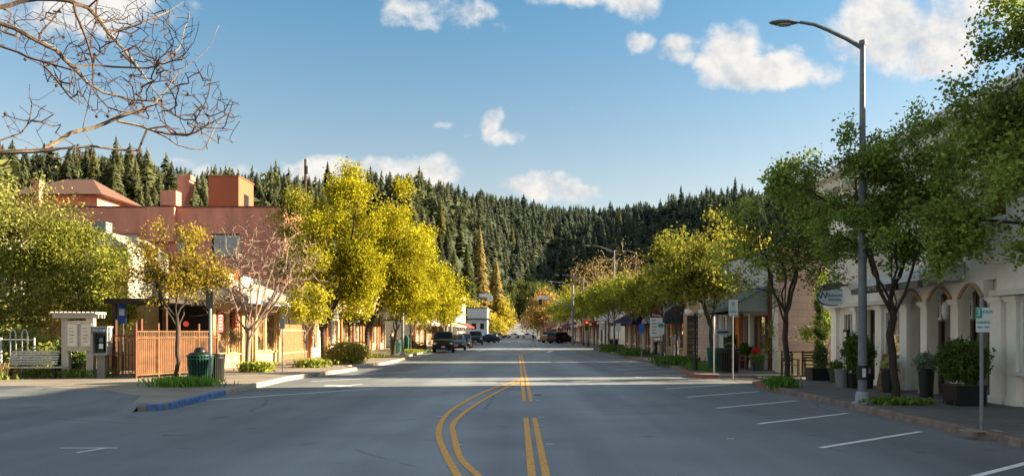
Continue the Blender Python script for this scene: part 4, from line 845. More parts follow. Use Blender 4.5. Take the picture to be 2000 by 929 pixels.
# penthouse with hipped roof
t = thing('hipped_roof_house', 'terracotta rooftop house with brown hipped tile roof at the far left', 'building', (-40.5, 62, 1.25)); mb = MB(); mb.box(0, 6.6, 0, 6, -1.6, 11.6, TERRA); mb.box(-5, -.01, 1, 5, -1.6, 10.9, TERRA); mb.build('wall', t)
mb = MB(); mb.add([(-.7, -.8, 11.5), (7.4, -.8, 11.5), (7.4, 6.8, 11.5), (-.7, 6.8, 11.5), (2.2, 3, 13.4), (4.6, 3, 13.4)], [(0, 1, 5, 4), (1, 2, 5), (2, 3, 4, 5), (3, 0, 4), (3, 2, 1, 0)], ROOFT); mb.add([(-6.5, .2, 10.95), (-.9, .2, 10.95), (-.9, 6, 10.95), (-6.5, 6, 10.95), (-3.6, 3, 12.6)], [(0, 1, 4), (1, 2, 4), (2, 3, 4), (3, 0, 4), (3, 2, 1, 0)], ROOFT); rf = mb.build('roof', t); mb = MB(); mb.box(2.4, 2.9, -1.6, -1.1, 9, 12.2, TERRA); mb.box(2.3, 3.0, -1.7, -1.0, 12.202, 12.4, TERRA); mb.build('chimney', rf); mb = MB(); mb.box(6.602, 6.64, 1.2, 2.2, 9.9, 11.1, WHITEP); mb.build('window', t)
t = thing('white_gabled_house', 'pale false fronted building peeping out between the bushy tree and terracotta wall', 'building', (-23.8, 43, 0)); mb = MB()
mb.prism([(-1.5, 0), (2.0, 0), (2.0, 6.6), (1.6, 6.75), (1.2, 7.1), (.7, 7.4), (.3, 7.45), (-1.5, 6.9)], 0, 5, 1, mat('pale_plaster', (0.33, 0.30, 0.24), .85, .15)); mb.build('wall', t); mb = MB(); mb.box(-3.1, -.6, -.05, 5.1, 8.0, 8.15, ROOFG) if False else mb.box(-.2, .5, .5, 1.2, 7.5, 8.0, GALV); mb.build('roof_vent', t)
t = thing('white_roof_shed', 'long white roofed building behind the bushy tree at the far left', 'building', (-34, 38, 0)); mb = MB(); mb.box(0, 7, 0, 6, 0, 6.9, mat('pale_plaster', (0.33, 0.30, 0.24))); mb.build('wall', t); mb = MB(); mb.add([(-.3, -.3, 8.3), (7.2, -.3, 6.95), (7.2, 6, 6.95), (-.3, 6, 8.3), (-.3, -.3, 6.95), (-.3, 6, 6.95)], [(0, 4, 1), (0, 1, 2, 3), (3, 2, 5), (0, 3, 5, 4)], mat('white_roof', (0.34, .32, .29), .8)); mb.build('roof', t)
mb = MB()
for i in range(20): mb.box(-13.35, -13.3, 42.75+i*.29, 42.75+i*.29+.27, .15, 2.2, mat('red_brown_boards', (0.30, 0.12, 0.05), .8, .3, 5))
mb.box(-13.3, -13.24, 42.7, 48.5, .5, .6, TAN); mb.box(-13.3, -13.24, 42.7, 48.5, 1.8, 1.9, TAN); tag(mb.build('board_fence'), 'red brown board fence between restaurant and white shop', 'fence')
OT = mat('orange_column', (0.55, 0.17, 0.05), .8, .2)
shop_row('shop_building', 'white and orange shop behind the tall yellow trees', 'L', -13.2, 48.6, 57.0, 14, 4.6, YELLOWST, 2, None, trim=WHITEP, col=OT)
shop_row('shop_building', 'cream shop row with dark flat canopy before the cross street on the left', 'L', -13.2, 57.2, 77.0, 14, 4.8, mat('buff2', (0.48, 0.36, 0.22), .85), 5, [(58, 76, 3.3, 3.1, 2.0, BLACK)], trim=mat('cream2', (0.62, 0.52, 0.38), .7), col=OT)
labL = ['pale shop with white awning just past the cross street on the left', 'buff shop with tan awning on the left pavement', 'white two storey building with upper windows on the left']
shop_row('shop_building', labL[0], 'L', -11.5, 86, 98, 12, 5.0, YELLOWST, 3, [(87, 97, 3.6, 2.8, 1.8, WHITEP)], col=OT)
b = shop_row('porch_building', 'sunlit building with long tan porch roof beside the parked cars', 'L', -11.8, 98.3, 135, 12, 5.4, mat('buff3', (0.52, 0.38, 0.22), .85), 6, [(98.5, 134.5, 3.7, 2.75, 3.0, TANAWN)], trim=YELLOWST)
for i in range(8): mb = MB(); mb.box(.4+i*4.9, .6+i*4.9, -2.9, -2.7, .1, 2.7, WHITEP); mb.build('porch_post', b.root)
b = Bld('gabled_building', 'bright white gabled two storey building lit by the sun on the left', 'building', 'L', -10.8, 136, 160); b.shell(10, 9.0, WHITEP, [(137+i*4, 138.4+i*4, 5.0, 7.0) for i in range(5)]+[(137+i*5, 140+i*5, .6, 3) for i in range(4)])
for i in range(5): b.window(137+i*4, 138.4+i*4, 5.0, 7.0)
for i in range(4): b.window(137+i*5, 140+i*5, .6, 3)
mb = MB(); mb.prism([(0, 9.0), (10, 9.0), (5, 11.4)], 0.0, .25, 0, WHITEP); mb.prism([(0, 9.0), (10, 9.0), (5, 11.4)], 23.75, 24, 0, WHITEP); mb.build('gable', b.root); b.awning(137, 159, 3.6, 2.8, 2, REDAWN)
b = Bld('square_building', 'boxy white building with dark eave band beyond the left row', 'building', 'F', -12.5, 0, 0); b.root.location = (-12.6, 195, 0); mb = MB(); mb.box(0, 5.0, 0, 14, 0, 7.8, mat('cool_white', (0.55, .56, .58), .8)); mb.build('wall', b.root); mb = MB(); mb.box(-.3, 5.6, -.8, 14, 5.0, 5.25, mat('dark_band', (0.08, .08, .09), .8)); mb.box(-.1, 5.1, -.1, 14.1, 7.802, 8.0, mat('dark_band', (0.08, .08, .09), .8)); mb.build('roof', b.root); mb = MB(); mb.box(1, 2.2, -.03, -.003, 2.5, 4, BLACK); mb.build('window', b.root); mb = MB(); mb.box(3.2, 4.2, -.03, -.003, 2.5, 4, BLACK); mb.build('window', b.root)
b = shop_row('shop_building', 'low brown roofed shop at the far end of the left row', 'L', -12.5, 212, 250, 12, 4.6, YELLOWST, 4, [(213, 249, 3.4, 2.6, 2, REDAWN)])
# ---------------------------------------------------------------- trees
SG = (0.18, 0.21, 0.028); YG = (0.42, 0.375, 0.02); DG = (0.21, 0.27, 0.06); GOLD = (0.5, 0.38, 0.05)
def T(x, y, z=0.12): return (x, y, z)
# right pavement
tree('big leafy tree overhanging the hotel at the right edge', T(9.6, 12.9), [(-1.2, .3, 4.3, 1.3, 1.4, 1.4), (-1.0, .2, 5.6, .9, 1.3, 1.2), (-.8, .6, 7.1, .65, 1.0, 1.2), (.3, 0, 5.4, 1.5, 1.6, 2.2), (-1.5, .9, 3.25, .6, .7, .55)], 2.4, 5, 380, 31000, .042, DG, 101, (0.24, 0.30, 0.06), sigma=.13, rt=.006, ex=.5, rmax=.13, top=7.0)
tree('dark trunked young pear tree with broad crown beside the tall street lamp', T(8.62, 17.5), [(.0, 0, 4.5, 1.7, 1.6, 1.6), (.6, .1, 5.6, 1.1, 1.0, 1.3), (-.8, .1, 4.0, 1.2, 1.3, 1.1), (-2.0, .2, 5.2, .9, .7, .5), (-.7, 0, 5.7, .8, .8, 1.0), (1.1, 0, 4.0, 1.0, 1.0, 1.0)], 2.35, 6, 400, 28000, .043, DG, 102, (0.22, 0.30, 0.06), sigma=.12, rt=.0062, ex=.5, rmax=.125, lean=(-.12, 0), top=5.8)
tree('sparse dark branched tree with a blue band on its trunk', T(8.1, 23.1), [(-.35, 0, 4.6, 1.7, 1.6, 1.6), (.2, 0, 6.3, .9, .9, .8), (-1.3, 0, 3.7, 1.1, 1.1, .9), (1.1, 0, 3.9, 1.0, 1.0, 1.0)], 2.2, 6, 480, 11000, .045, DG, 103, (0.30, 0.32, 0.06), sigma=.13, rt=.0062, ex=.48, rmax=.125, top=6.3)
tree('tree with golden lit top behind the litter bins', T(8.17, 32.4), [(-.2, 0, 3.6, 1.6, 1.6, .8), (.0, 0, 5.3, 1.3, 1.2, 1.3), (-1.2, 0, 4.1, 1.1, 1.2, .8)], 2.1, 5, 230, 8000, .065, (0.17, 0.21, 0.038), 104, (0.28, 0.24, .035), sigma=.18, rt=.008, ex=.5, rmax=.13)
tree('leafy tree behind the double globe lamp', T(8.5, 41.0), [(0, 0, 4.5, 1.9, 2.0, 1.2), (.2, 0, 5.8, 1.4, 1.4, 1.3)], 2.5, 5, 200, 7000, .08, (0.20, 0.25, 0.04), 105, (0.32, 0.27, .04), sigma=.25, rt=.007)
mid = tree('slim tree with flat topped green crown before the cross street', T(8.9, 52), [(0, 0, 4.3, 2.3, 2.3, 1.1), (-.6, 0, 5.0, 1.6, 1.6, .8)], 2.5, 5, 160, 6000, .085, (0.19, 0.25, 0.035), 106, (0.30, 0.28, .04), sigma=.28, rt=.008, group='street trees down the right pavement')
for i, (x, y, s, lab) in enumerate(((9.3, 60, 1.0, 'green crowned tree beside the maroon topped sign'), (8.6, 68, 1.1, 'fuller green tree in front of the navy awning'), (9.0, 75.5, 1.12, 'green tree at the near corner of the cross street on the right'), (9.1, 90, 1.15, 'tree standing by the yellow framed traffic signal'), (8.9, 106, 1.2, 'tree right behind the mast arm pole'), (9.1, 120, 1.25, 'tree beside the parked pickups'), (9, 138, 1.3, 'far green tree past the pickups'), (9, 160, 1.35, 'farthest green tree on the right pavement'))):
    dup(mid, T(x, y), i*1.3, lab, (s, s, s))
# behind the right row
bare_o = tree('big bare orange twigged tree rising behind the right shops', T(14.5, 112, 0), [(0, 0, 9.5, 6.5, 5, 4.5), (-3, 0, 8, 4, 4, 3.2), (3, 0, 8, 4, 4, 3)], 3.2, 8, 600, 5000, .10, (0.44, 0.34, 0.08), 110, (0.34, 0.23, 0.10), bark=TWIG, sigma=.55, step=.9, rt=.024, ex=.38, rmax=.35, shell=.5)
tree('bushy green tree behind the shops at right', T(19, 75, 0), [(0, 0, 6.5, 4.5, 4, 3), (-2, 0, 8, 2.5, 2.5, 2)], 3, 6, 160, 6000, .13, (0.25, 0.29, 0.05), 111, (0.40, 0.36, .05), sigma=.5, step=.7, rt=.012)
tree('golden green tree above the striped awning', T(14.6, 56, 0), [(0, 0, 6.6, 3.2, 3, 2.2), (1.5, 0, 8, 2, 2, 1.5)], 3, 6, 170, 6500, .10, (0.36, 0.36, 0.05), 112, (0.55, 0.46, .06), sigma=.35, step=.6, rt=.010)
tree('broad green tree filling the gap behind the metal awning shop', T(24, 52, 0), [(0, 0, 6.4, 4.5, 4, 2.6)], 3, 6, 150, 6000, .12, (0.22, 0.26, 0.05), 113, (0.42, 0.36, .06), sigma=.45, step=.7, rt=.011)
tree('warm orange leafed tree at the far bend right of the road', T(6.6, 190, 0), [(0, 0, 8, 4.5, 4, 4.5), (-3, 0, 5.5, 3, 3, 2.5)], 3, 6, 200, 5000, .22, (0.42, 0.28, 0.08), 114, (0.36, 0.25, 0.06), sigma=.6, step=.9, rt=.02, bark=TWIG)
tree('bare grey pink tree low at the far bend', T(4.2+1.5, 215, 0), [(0, 0, 5, 5, 4, 3.5)], 2, 6, 260, 1500, .2, (0.5, 0.34, 0.2), 115, sigma=.5, step=.9, rt=.03, bark=TWIG)
tree('green yellow tree behind the signal arm', T(12, 170, 0), [(0, 0, 7, 5, 5, 4.5)], 3, 6, 160, 5000, .22, (0.24, 0.26, 0.035), 116, (0.38, .33, .05), sigma=.6, step=.9, rt=.02)
# left pavement
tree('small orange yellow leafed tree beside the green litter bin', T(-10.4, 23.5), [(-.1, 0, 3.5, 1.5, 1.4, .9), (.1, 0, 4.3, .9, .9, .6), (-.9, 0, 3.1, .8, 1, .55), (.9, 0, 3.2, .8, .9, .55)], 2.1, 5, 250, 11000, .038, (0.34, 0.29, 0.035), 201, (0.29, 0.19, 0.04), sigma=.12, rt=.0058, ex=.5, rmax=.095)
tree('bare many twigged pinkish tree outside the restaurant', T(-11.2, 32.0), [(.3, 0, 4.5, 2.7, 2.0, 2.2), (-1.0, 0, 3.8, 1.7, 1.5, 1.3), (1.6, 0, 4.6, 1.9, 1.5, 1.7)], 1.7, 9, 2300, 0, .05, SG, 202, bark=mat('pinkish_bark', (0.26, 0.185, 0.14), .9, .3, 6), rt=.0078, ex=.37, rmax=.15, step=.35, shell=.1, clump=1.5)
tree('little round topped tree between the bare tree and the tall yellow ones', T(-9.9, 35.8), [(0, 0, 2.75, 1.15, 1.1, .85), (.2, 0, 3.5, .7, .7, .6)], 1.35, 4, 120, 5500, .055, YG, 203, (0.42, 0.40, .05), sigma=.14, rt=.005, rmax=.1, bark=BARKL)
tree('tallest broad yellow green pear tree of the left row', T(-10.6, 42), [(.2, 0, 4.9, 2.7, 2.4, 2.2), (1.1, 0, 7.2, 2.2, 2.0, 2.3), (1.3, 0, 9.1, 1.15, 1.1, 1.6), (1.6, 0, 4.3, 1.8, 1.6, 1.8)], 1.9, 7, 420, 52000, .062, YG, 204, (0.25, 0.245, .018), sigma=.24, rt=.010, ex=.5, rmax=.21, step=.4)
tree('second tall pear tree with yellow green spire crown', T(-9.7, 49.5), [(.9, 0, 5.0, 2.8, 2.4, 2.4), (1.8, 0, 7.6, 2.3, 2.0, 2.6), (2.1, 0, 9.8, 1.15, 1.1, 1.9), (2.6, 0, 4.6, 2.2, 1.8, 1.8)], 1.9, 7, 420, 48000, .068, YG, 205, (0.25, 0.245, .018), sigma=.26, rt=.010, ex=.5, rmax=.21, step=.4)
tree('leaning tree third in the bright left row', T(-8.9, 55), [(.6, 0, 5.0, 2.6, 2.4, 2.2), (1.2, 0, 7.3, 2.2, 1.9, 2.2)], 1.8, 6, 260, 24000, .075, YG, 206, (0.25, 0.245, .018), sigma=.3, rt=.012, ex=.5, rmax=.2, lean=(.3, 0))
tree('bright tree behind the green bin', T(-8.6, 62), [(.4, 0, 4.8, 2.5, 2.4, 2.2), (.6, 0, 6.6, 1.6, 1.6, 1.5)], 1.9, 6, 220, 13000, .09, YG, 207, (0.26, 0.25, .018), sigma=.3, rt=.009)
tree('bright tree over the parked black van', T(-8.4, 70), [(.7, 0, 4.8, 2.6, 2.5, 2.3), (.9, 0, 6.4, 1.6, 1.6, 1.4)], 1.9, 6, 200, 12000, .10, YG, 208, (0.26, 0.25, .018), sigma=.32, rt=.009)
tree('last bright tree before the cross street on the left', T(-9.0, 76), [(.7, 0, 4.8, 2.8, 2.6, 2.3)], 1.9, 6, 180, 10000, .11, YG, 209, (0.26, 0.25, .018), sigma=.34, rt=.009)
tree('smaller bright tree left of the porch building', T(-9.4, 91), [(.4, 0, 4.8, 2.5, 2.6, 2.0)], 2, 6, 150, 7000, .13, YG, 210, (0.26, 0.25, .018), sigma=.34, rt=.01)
tree('tall green tree at the corner of the terracotta building', T(-13.95, 47.0, 0), [(.3, 0, 7.0, 1.4, 1.3, 2.8), (.6, 0, 9.4, 1.0, .9, 1.3)], 3, 5, 220, 15000, .06, (0.20, 0.22, .03), 211, (0.32, 0.28, .04), sigma=.25, rt=.007)
tree('golden tree by the white square building', T(-7.0, 235, 0), [(0, 0, 8, 5, 5, 5), (4.0, 0, 6, 3.5, 4, 4)], 3, 6, 180, 7000, .24, (0.40, 0.31, .07), 212, YG, sigma=.6, step=.9, rt=.02)
tree('low yellow bush like tree at the left end of the road', T(-6.5, 205, 0), [(0, 0, 3.6, 3.5, 3, 2.6)], 1, 6, 140, 5000, .2, YG, 213, (.5, .42, .08), sigma=.5, step=.9, rt=.02)
tree('orange leafed tree below the redwoods', T(-14.5, 215, 0), [(0, 0, 8, 4.5, 4.5, 5)], 3, 6, 150, 6000, .22, (0.36, 0.26, .06), 214, (.3, .3, .05), sigma=.6, step=.9, rt=.02)
# the two bushy evergreen trees on the left
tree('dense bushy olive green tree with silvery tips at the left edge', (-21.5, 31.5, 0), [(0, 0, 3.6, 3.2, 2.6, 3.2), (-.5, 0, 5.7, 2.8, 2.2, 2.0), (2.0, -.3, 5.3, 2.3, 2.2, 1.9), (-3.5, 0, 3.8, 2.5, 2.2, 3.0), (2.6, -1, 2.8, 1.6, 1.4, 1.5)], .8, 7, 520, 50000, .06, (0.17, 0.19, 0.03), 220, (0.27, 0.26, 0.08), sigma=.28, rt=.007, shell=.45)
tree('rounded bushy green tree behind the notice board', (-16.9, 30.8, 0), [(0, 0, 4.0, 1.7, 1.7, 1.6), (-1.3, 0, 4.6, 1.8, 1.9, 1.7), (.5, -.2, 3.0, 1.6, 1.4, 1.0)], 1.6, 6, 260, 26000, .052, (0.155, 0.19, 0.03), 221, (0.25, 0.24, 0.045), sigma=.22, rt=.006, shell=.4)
tree('dark narrow columnar cypress beside the hotel corner', (11.0, 28.0, .1), [(0, 0, 1.2, .22, .22, 1.0), (0, 0, 2.0, .17, .17, .9), (0, 0, 2.8, .1, .1, .6)], .3, 2, 60, 5000, .03, (0.08, 0.12, 0.035), 222, sigma=.06, rt=.004, cat='cypress')
tree('leafy shrub like tree against the pink block wall', (11.7, 29.0, .1), [(0, 0, 2.4, .85, .6, 1.0), (.1, 0, 3.4, .6, .5, .6), (-.5, 0, 1.9, .5, .5, .6)], .9, 5, 130, 6500, .045, (0.26, 0.33, 0.06), 223, sigma=.13, rt=.004)
tree('thin creeper covered stem climbing the corner drainpipe', (10.6, 32.2, .1), [(0, 0, 1.5, .3, .3, 1.3), (.15, 0, 3.8, .35, .35, 1.4)], .5, 3, 90, 900, .04, (0.20, 0.25, 0.05), 224, sigma=.12, rt=.004)
# the bare sycamore overhead at the left
root = thing('sycamore_tree', 'large bare pale sycamore reaching over the street from the upper left', 'tree', (-10.2, 9.5, 0))
sk = Skel(); rg = np.random.default_rng(77)
def rel3(p): return (p[0]+10.2, p[1]-9.5, p[2])
tr = sk.chain(None, [(0, 0, -.1), (.05, 0, .8), (.1, .05, 1.6), (.2, .1, 2.4), (.3, .1, 3.2), (.5, .1, 3.8)]); tr2 = sk.chain(tr[-1], [(.7, .1, 4.4), (1.0, .2, 5.0), (1.3, .2, 5.6)]); sk.nt = 4
def limb(start, pts, Y0, Y1):
    q = []; n = len(pts)
    P = [np.array(rel3(at(px, py, Y0+(Y1-Y0)*i/(n-1)))) for i, (px, py) in enumerate(pts)]
    for i in range(n-1):
        p0, p1, p2, p3 = P[max(i-1, 0)], P[i], P[i+1], P[min(i+2, n-1)]; m = max(1, int(np.linalg.norm(p2-p1)/.14))
        for k in range(m):
            t = k/m; q.append(0.5*((2*p1)+(p2-p0)*t+(2*p0-5*p1+4*p2-p3)*t*t+(-p0+3*p1-3*p2+p3)*t**3)+rg.normal(size=3)*.008)
    q.append(P[-1])
    if start is None:
        d = np.linalg.norm(np.array(sk.p)-q[0], axis=1); start = int(np.argmin(d))
    return sk.chain(start, q)
lA = limb(tr[-1], [(-250, 300), (-120, 296), (0, 296), (60, 296), (120, 290), (180, 285), (222, 292), (268, 293)], 9.6, 10.4)
lB = limb(tr2[-1], [(-200, 0), (-100, 15), (0, 45), (73, 77), (110, 100), (146, 137), (172, 161), (205, 180), (256, 194), (315, 196)], 9.8, 10.8)
lC = limb(tr2[-1], [(-150, 60), (0, 90), (55, 113), (100, 124), (146, 139)], 9.7, 10.3)
lD = limb(tr2[-1], [(-150, 60), (-60, 30), (0, 16), (48, 3), (132, 0), (172, 15), (212, 62), (238, 95), (267, 128), (293, 165), (315, 194)], 10.2, 11.2)
lE = limb(None, [(92, 286), (139, 260), (183, 247), (256, 223), (300, 203), (329, 168), (351, 139), (403, 99), (428, 50)], 10.1, 11.2)
for pts, y0, y1 in (([(315, 196), (318, 209), (337, 223), (381, 232), (406, 183), (417, 139)], 10.9, 11.3), ([(230, 235), (270, 246), (304, 256), (348, 282), (395, 293), (425, 240), (468, 205)], 10.6, 11.4), ([(304, 256), (366, 264), (439, 227), (460, 232)], 10.8, 11.3),
    ([(44, 304), (84, 315), (110, 320), (132, 331)], 10.0, 10.2), ([(143, 10), (161, 55), (183, 121), (176, 183), (161, 253)], 10.3, 10.3), ([(190, -5), (185, 40), (179, 84), (183, 154)], 10.6, 10.4), ([(140, 130), (190, 128), (256, 132), (311, 128), (348, 92), (370, 22)], 10.3, 11), ([(212, 62), (278, 44), (322, 26), (359, 4)], 10.8, 11.3),
    ([(146, 139), (155, 205)], 10.3, 10.2), ([(88, 130), (120, 170), (150, 200)], 10.0, 10), ([(0, 275), (40, 260), (60, 225), (58, 165)], 9.9, 10.3), ([(110, 100), (75, 77), (100, 40), (130, 5)], 10.2, 10.5), ([(0, 60), (20, 20), (25, -20)], 10, 10.2), ([(172, 161), (210, 210), (260, 222), (290, 232)], 10.4, 10.9)): limb(None, pts, y0, y1)
tg = []
for (px, py, rx, ry, n) in ((230, 120, 150, 110, 340), (340, 180, 95, 90, 240), (120, 60, 130, 70, 170), (300, 60, 100, 70, 130), (420, 235, 50, 60, 60), (60, 240, 60, 50, 26), (180, 300, 110, 22, 34), (-150, 100, 160, 120, 60)):
    for _ in range(n):
        a_, r_ = rg.random()*6.283, rg.random()**.5; tg.append(rel3(at(px+rx*r_*math.cos(a_), py+ry*r_*math.sin(a_), rg.uniform(9.6, 11.8))))
ch = sk.grow(rg, tg, .12, upb=.45, jit=.012, curl=.08)
SYC = mat('sycamore_bark', (0.30, 0.235, 0.165), .85, .5, 5, bump=.3, col2=(0.085, 0.06, 0.042))
trk = sk.mesh('trunk', root, SYC, 0.0040, .43, .16, mtwig=mat('sycamore_twig', (0.085, 0.052, 0.038), .9, .3, 8))
mb = MB()
for c in ch[::1]:
    if rg.random() < .75:                       # short buds along the twigs
        for i in c[2::2]:
            p = sk.p[i]; d = rg.normal(size=3)*.03; mb.tube([p, p+d], [.004, .001], mat('sycamore_twig', (0.085, 0.052, 0.038)), 3, caps=False)
bo = mb.build('buds', root); bo['kind'] = 'stuff'
for i in range(16):
    p = sk.p[ch[(i*37) % len(ch)][-1]]; mb = MB(); mb.lathe([(.002, -.02), (.015, -.015), (.021, 0), (.015, .015), (.002, .02)], mat('seed_ball', (0.06, 0.035, 0.025), .95), k=8); mb.build('seed_ball', root, loc=tuple(p+np.array((0, 0, -.03))), smooth=True)
dk = tree('dark tall tree closing the view at the far left of the road end', T(-13, 290, .8), [(0, 0, 7, 5, 5, 6), (1, 0, 11, 3.5, 3.5, 4)], 2.5, 6, 170, 5500, .28, (0.075, 0.10, 0.035), 230, (0.13, 0.14, .04), sigma=.7, step=1.0, rt=.02, ex=.5, group='dark trees closing the far end of the street')
for x, y, s, lab in ((12, 285, 1.2, 'dark tree at the right of the far road end'), (10.5, 330, 1.3, 'second dark tree back at the right of the far road end'), (-11, 345, 1.3, 'second dark tree back at the left of the far road end'), (11, 385, 1.5, 'dark tree on the rising far road, right'), (-10, 410, 1.5, 'dark tree on the rising far road, left'), (13, 440, 1.7, 'third dark tree up the rising far road, right'), (-9, 520, 1.9, 'dark tree near the top of the far road, left'), (5, 600, 2.2, 'dark tree where the far road vanishes')):
    dup(dk, (x, y, gz(y)-.3), y*.7, lab, (s, s, s))
# ---------------------------------------------------------------- street furniture
GREENP = mat('green_bin_paint', (0.012, 0.085, 0.055), .45, .25, 8); BLUES = mat('sign_blue', (0.03, 0.10, 0.42), .5); GREENS = mat('sign_green', (0.03, 0.30, 0.24), .5)
SIGNW = mat('sign_white', (0.60, 0.66, 0.66), .5, .08); POSTG = mat('post_steel', (0.20, 0.22, 0.24), .5, .25, 10, metal=.4); WGLOBE = mat('globe_glass', (0.75, 0.74, 0.70), .25, .05)
LENSR = mat('red_lens', (1.0, 0.06, 0.03), .3, 0, emit=3.0); YELS = mat('signal_yellow', (0.62, 0.36, 0.03), .5); LAMPG = mat('lamp_grey', (0.16, 0.165, 0.17), .5, .1)
def street_lamp(label, x, y, armlen, h=8.75, dirx=-1, z=.13, group=None, detail=False):
    t = thing('street_lamp', label, 'street lamp', (x, y, z), 0, group); mb = MB(); mb.lathe([(.102, .16), (.092, 2.2), (.082, 4.0), (.052, h)], GALV, k=16); mb.lathe([(.02, h+.06), (.075, h+.05), (.075, h-.05)], GALV, k=12); mb.build('pole', t, smooth=True)
    mb = MB(); mb.lathe([(.24, -.12), (.24, .01), (.2, .04), (.165, .05), (.15, .22), (.122, .27)], mat('lamp_base_paint', (0.30, 0.33, 0.36), .6, .3, 12), k=12)
    for a_ in range(4): mb.lathe([(.03, .02), (.03, .09)], GALV, (.2*math.cos(a_*1.57+.8), .2*math.sin(a_*1.57+.8), 0), k=6)
    mb.build('base', t)
    if detail:
        mb = MB(); mb.lathe([(.123, .55), (.123, .86)], BLACK, k=16); bb = mb.build('sticker_band', t); mb = MB(); mb.box(-.06, .02, -.13, -.122, .6, .8, SIGNW); mb.build('sticker', bb)
        mb = MB(); mb.lathe([(.108, 3.3), (.112, 3.32), (.112, 3.36), (.1, 3.4)], GALV, k=16); mb.build('collar', t)
    s = dirx; mb = MB(); P = [(0, 0, h-.12), (s*armlen*.2, 0, h+.09), (s*armlen*.45, 0, h+.30), (s*armlen*.62, 0, h+.42), (s*armlen*.8, 0, h+.47)]
    mb.tube(P, [.05, .048, .044, .04, .036], GALV, 8); mb.build('arm', t, smooth=True)
    hx = s*armlen; mb = MB(); mb.lathe([(.004, -.36), (.07, -.30), (.125, -.15), (.135, .02), (.10, .2), (.04, .32), (.036, .36)], LAMPG, (0, 0, 0), k=14, axis=0)
    hd = mb.build('lamp_head', t, smooth=True); hd.location = (hx, 0, h+.46); hd.scale = (s*-1 if s > 0 else 1, 1, .42)
    mb = MB(); mb.lathe([(.02, 0), (.02, .06)], BLACK, k=8); mb.build('photocell', hd, loc=(.1, 0, .12)); mb = MB(); mb.lathe([(.10, -.05), (.105, 0)], mat('lamp_lens', (.35, .35, .33), .3), k=14); ln = mb.build('lens', hd, loc=(0, 0, -.1)); ln.scale = (1.6, .9, 1)
    return t
street_lamp('tall grey curved arm street lamp with black band standing before the hotel', 7.87, 17.5, 1.78, h=8.2, detail=True)
street_lamp('street lamp rising over the trees above the bare orange tree', 8.6, 68, 2.4, h=8.8, group='street lamps farther up the street'); street_lamp('lamp with long arm above the green tree behind the signal mast', 8.9, 103, 3.6, h=8.8, group='street lamps farther up the street')
street_lamp('lamp arm showing to the right of the bright left trees', -8.6, 90, 3.3, h=8.7, dirx=1, group='street lamps farther up the street'); street_lamp('lamp whose pale pole stands among the bright left trees', -7.9, 53, 1.9, h=8.7, dirx=1, group='street lamps farther up the street')
def mast(label, x, y, arm, dirx, z=.13, lum=True, red=True):
    t = thing('traffic_signal', label, 'traffic signal', (x, y, z)); s = dirx; mb = MB(); mb.lathe([(.16, 0), (.15, 4.8), (.12, 7.6)], GALV, k=12); mb.build('pole', t, smooth=True)
    mb = MB(); mb.tube([(0, 0, 4.7), (s*arm*.4, 0, 5.35), (s*arm*.75, 0, 5.7), (s*arm, 0, 5.75)], [.1, .085, .07, .05], GALV, 8); mb.build('arm', t, smooth=True)
    if lum:
        mb = MB(); mb.tube([(0, 0, 7.4), (s*1.4, 0, 7.95), (s*2.6, 0, 8.05)], .045, GALV, 6); mb.lathe([(.01, -.4), (.12, -.2), (.13, .1), (.04, .35)], LAMPG, (s*2.9, 0, 8.02), k=8, axis=0); mb.build('luminaire', t, smooth=True)
    if red:
        mb = MB(); mb.box(s*(arm+.02), s*(arm+.02)+s*.42, -.02, .3, 5.1, 6.45, BLACK) if s > 0 else mb.box(-(arm+.44), -(arm+.02), -.02, .3, 5.1, 6.45, BLACK); hd = mb.build('signal_head', t, bevel=.03)
        for k, (c, zz) in enumerate(((LENSR, 6.2), (mat('dark_amber', (.10, .05, .01), .4), 5.78), (mat('dark_green_lens', (.01, .06, .03), .4), 5.36))):
            mb = MB(); mb.lathe([(.15, -.05), (.15, -.02)], c, (s*(arm+.23), 0, zz), k=14, axis=1); mb.build('lens', hd)
    mb = MB(); xs_ = sorted((s*arm*.78, s*arm*.78+s*1.5)); mb.box(xs_[0], xs_[1], -.16, -.12, 5.82, 6.2, SIGNW); sg = mb.build('name_plate', t); return t, sg
t, sg = mast('mast arm traffic signal showing red over the road on the right', 7.1, 98, 3.9, -1)
mb = MB(); mb.lathe([(.01, -.14), (.01, -.12)], GREENP, (0, 0, 0), k=6, axis=1); t, sg = mast('traffic signal mast arm reaching out from the bright left trees', -7.9, 92, 4.3, 1, red=False, lum=True)
mb = MB(); mb.box(4.35, 5.0, -.1, 0, 5.35, 5.95, WHITEP); mb.build('sign_panel', t)
t = thing('traffic_signal', 'post mounted signal with yellow frame on the right pavement', 'traffic signal', (7.9, 87.3, .13)); mb = MB(); mb.lathe([(.09, 0), (.08, 3.2)], GALV, k=10); mb.build('pole', t, smooth=True)
mb = MB(); mb.box(-.33, .33, -.02, .02, 1.75, 3.05, YELS); mb.build('backplate', t); mb = MB(); mb.box(-.22, .22, -.2, -.022, 1.85, 2.95, BLACK); hd = mb.build('signal_head', t)
for c, zz in ((LENSR, 2.72), (mat('dark_amber', (.1, .05, .01)), 2.4), (mat('dark_green_lens', (.01, .06, .03)), 2.08)): mb = MB(); mb.lathe([(.13, -.23), (.13, -.2)], c, (0, 0, zz), k=12, axis=1); mb.build('lens', hd)
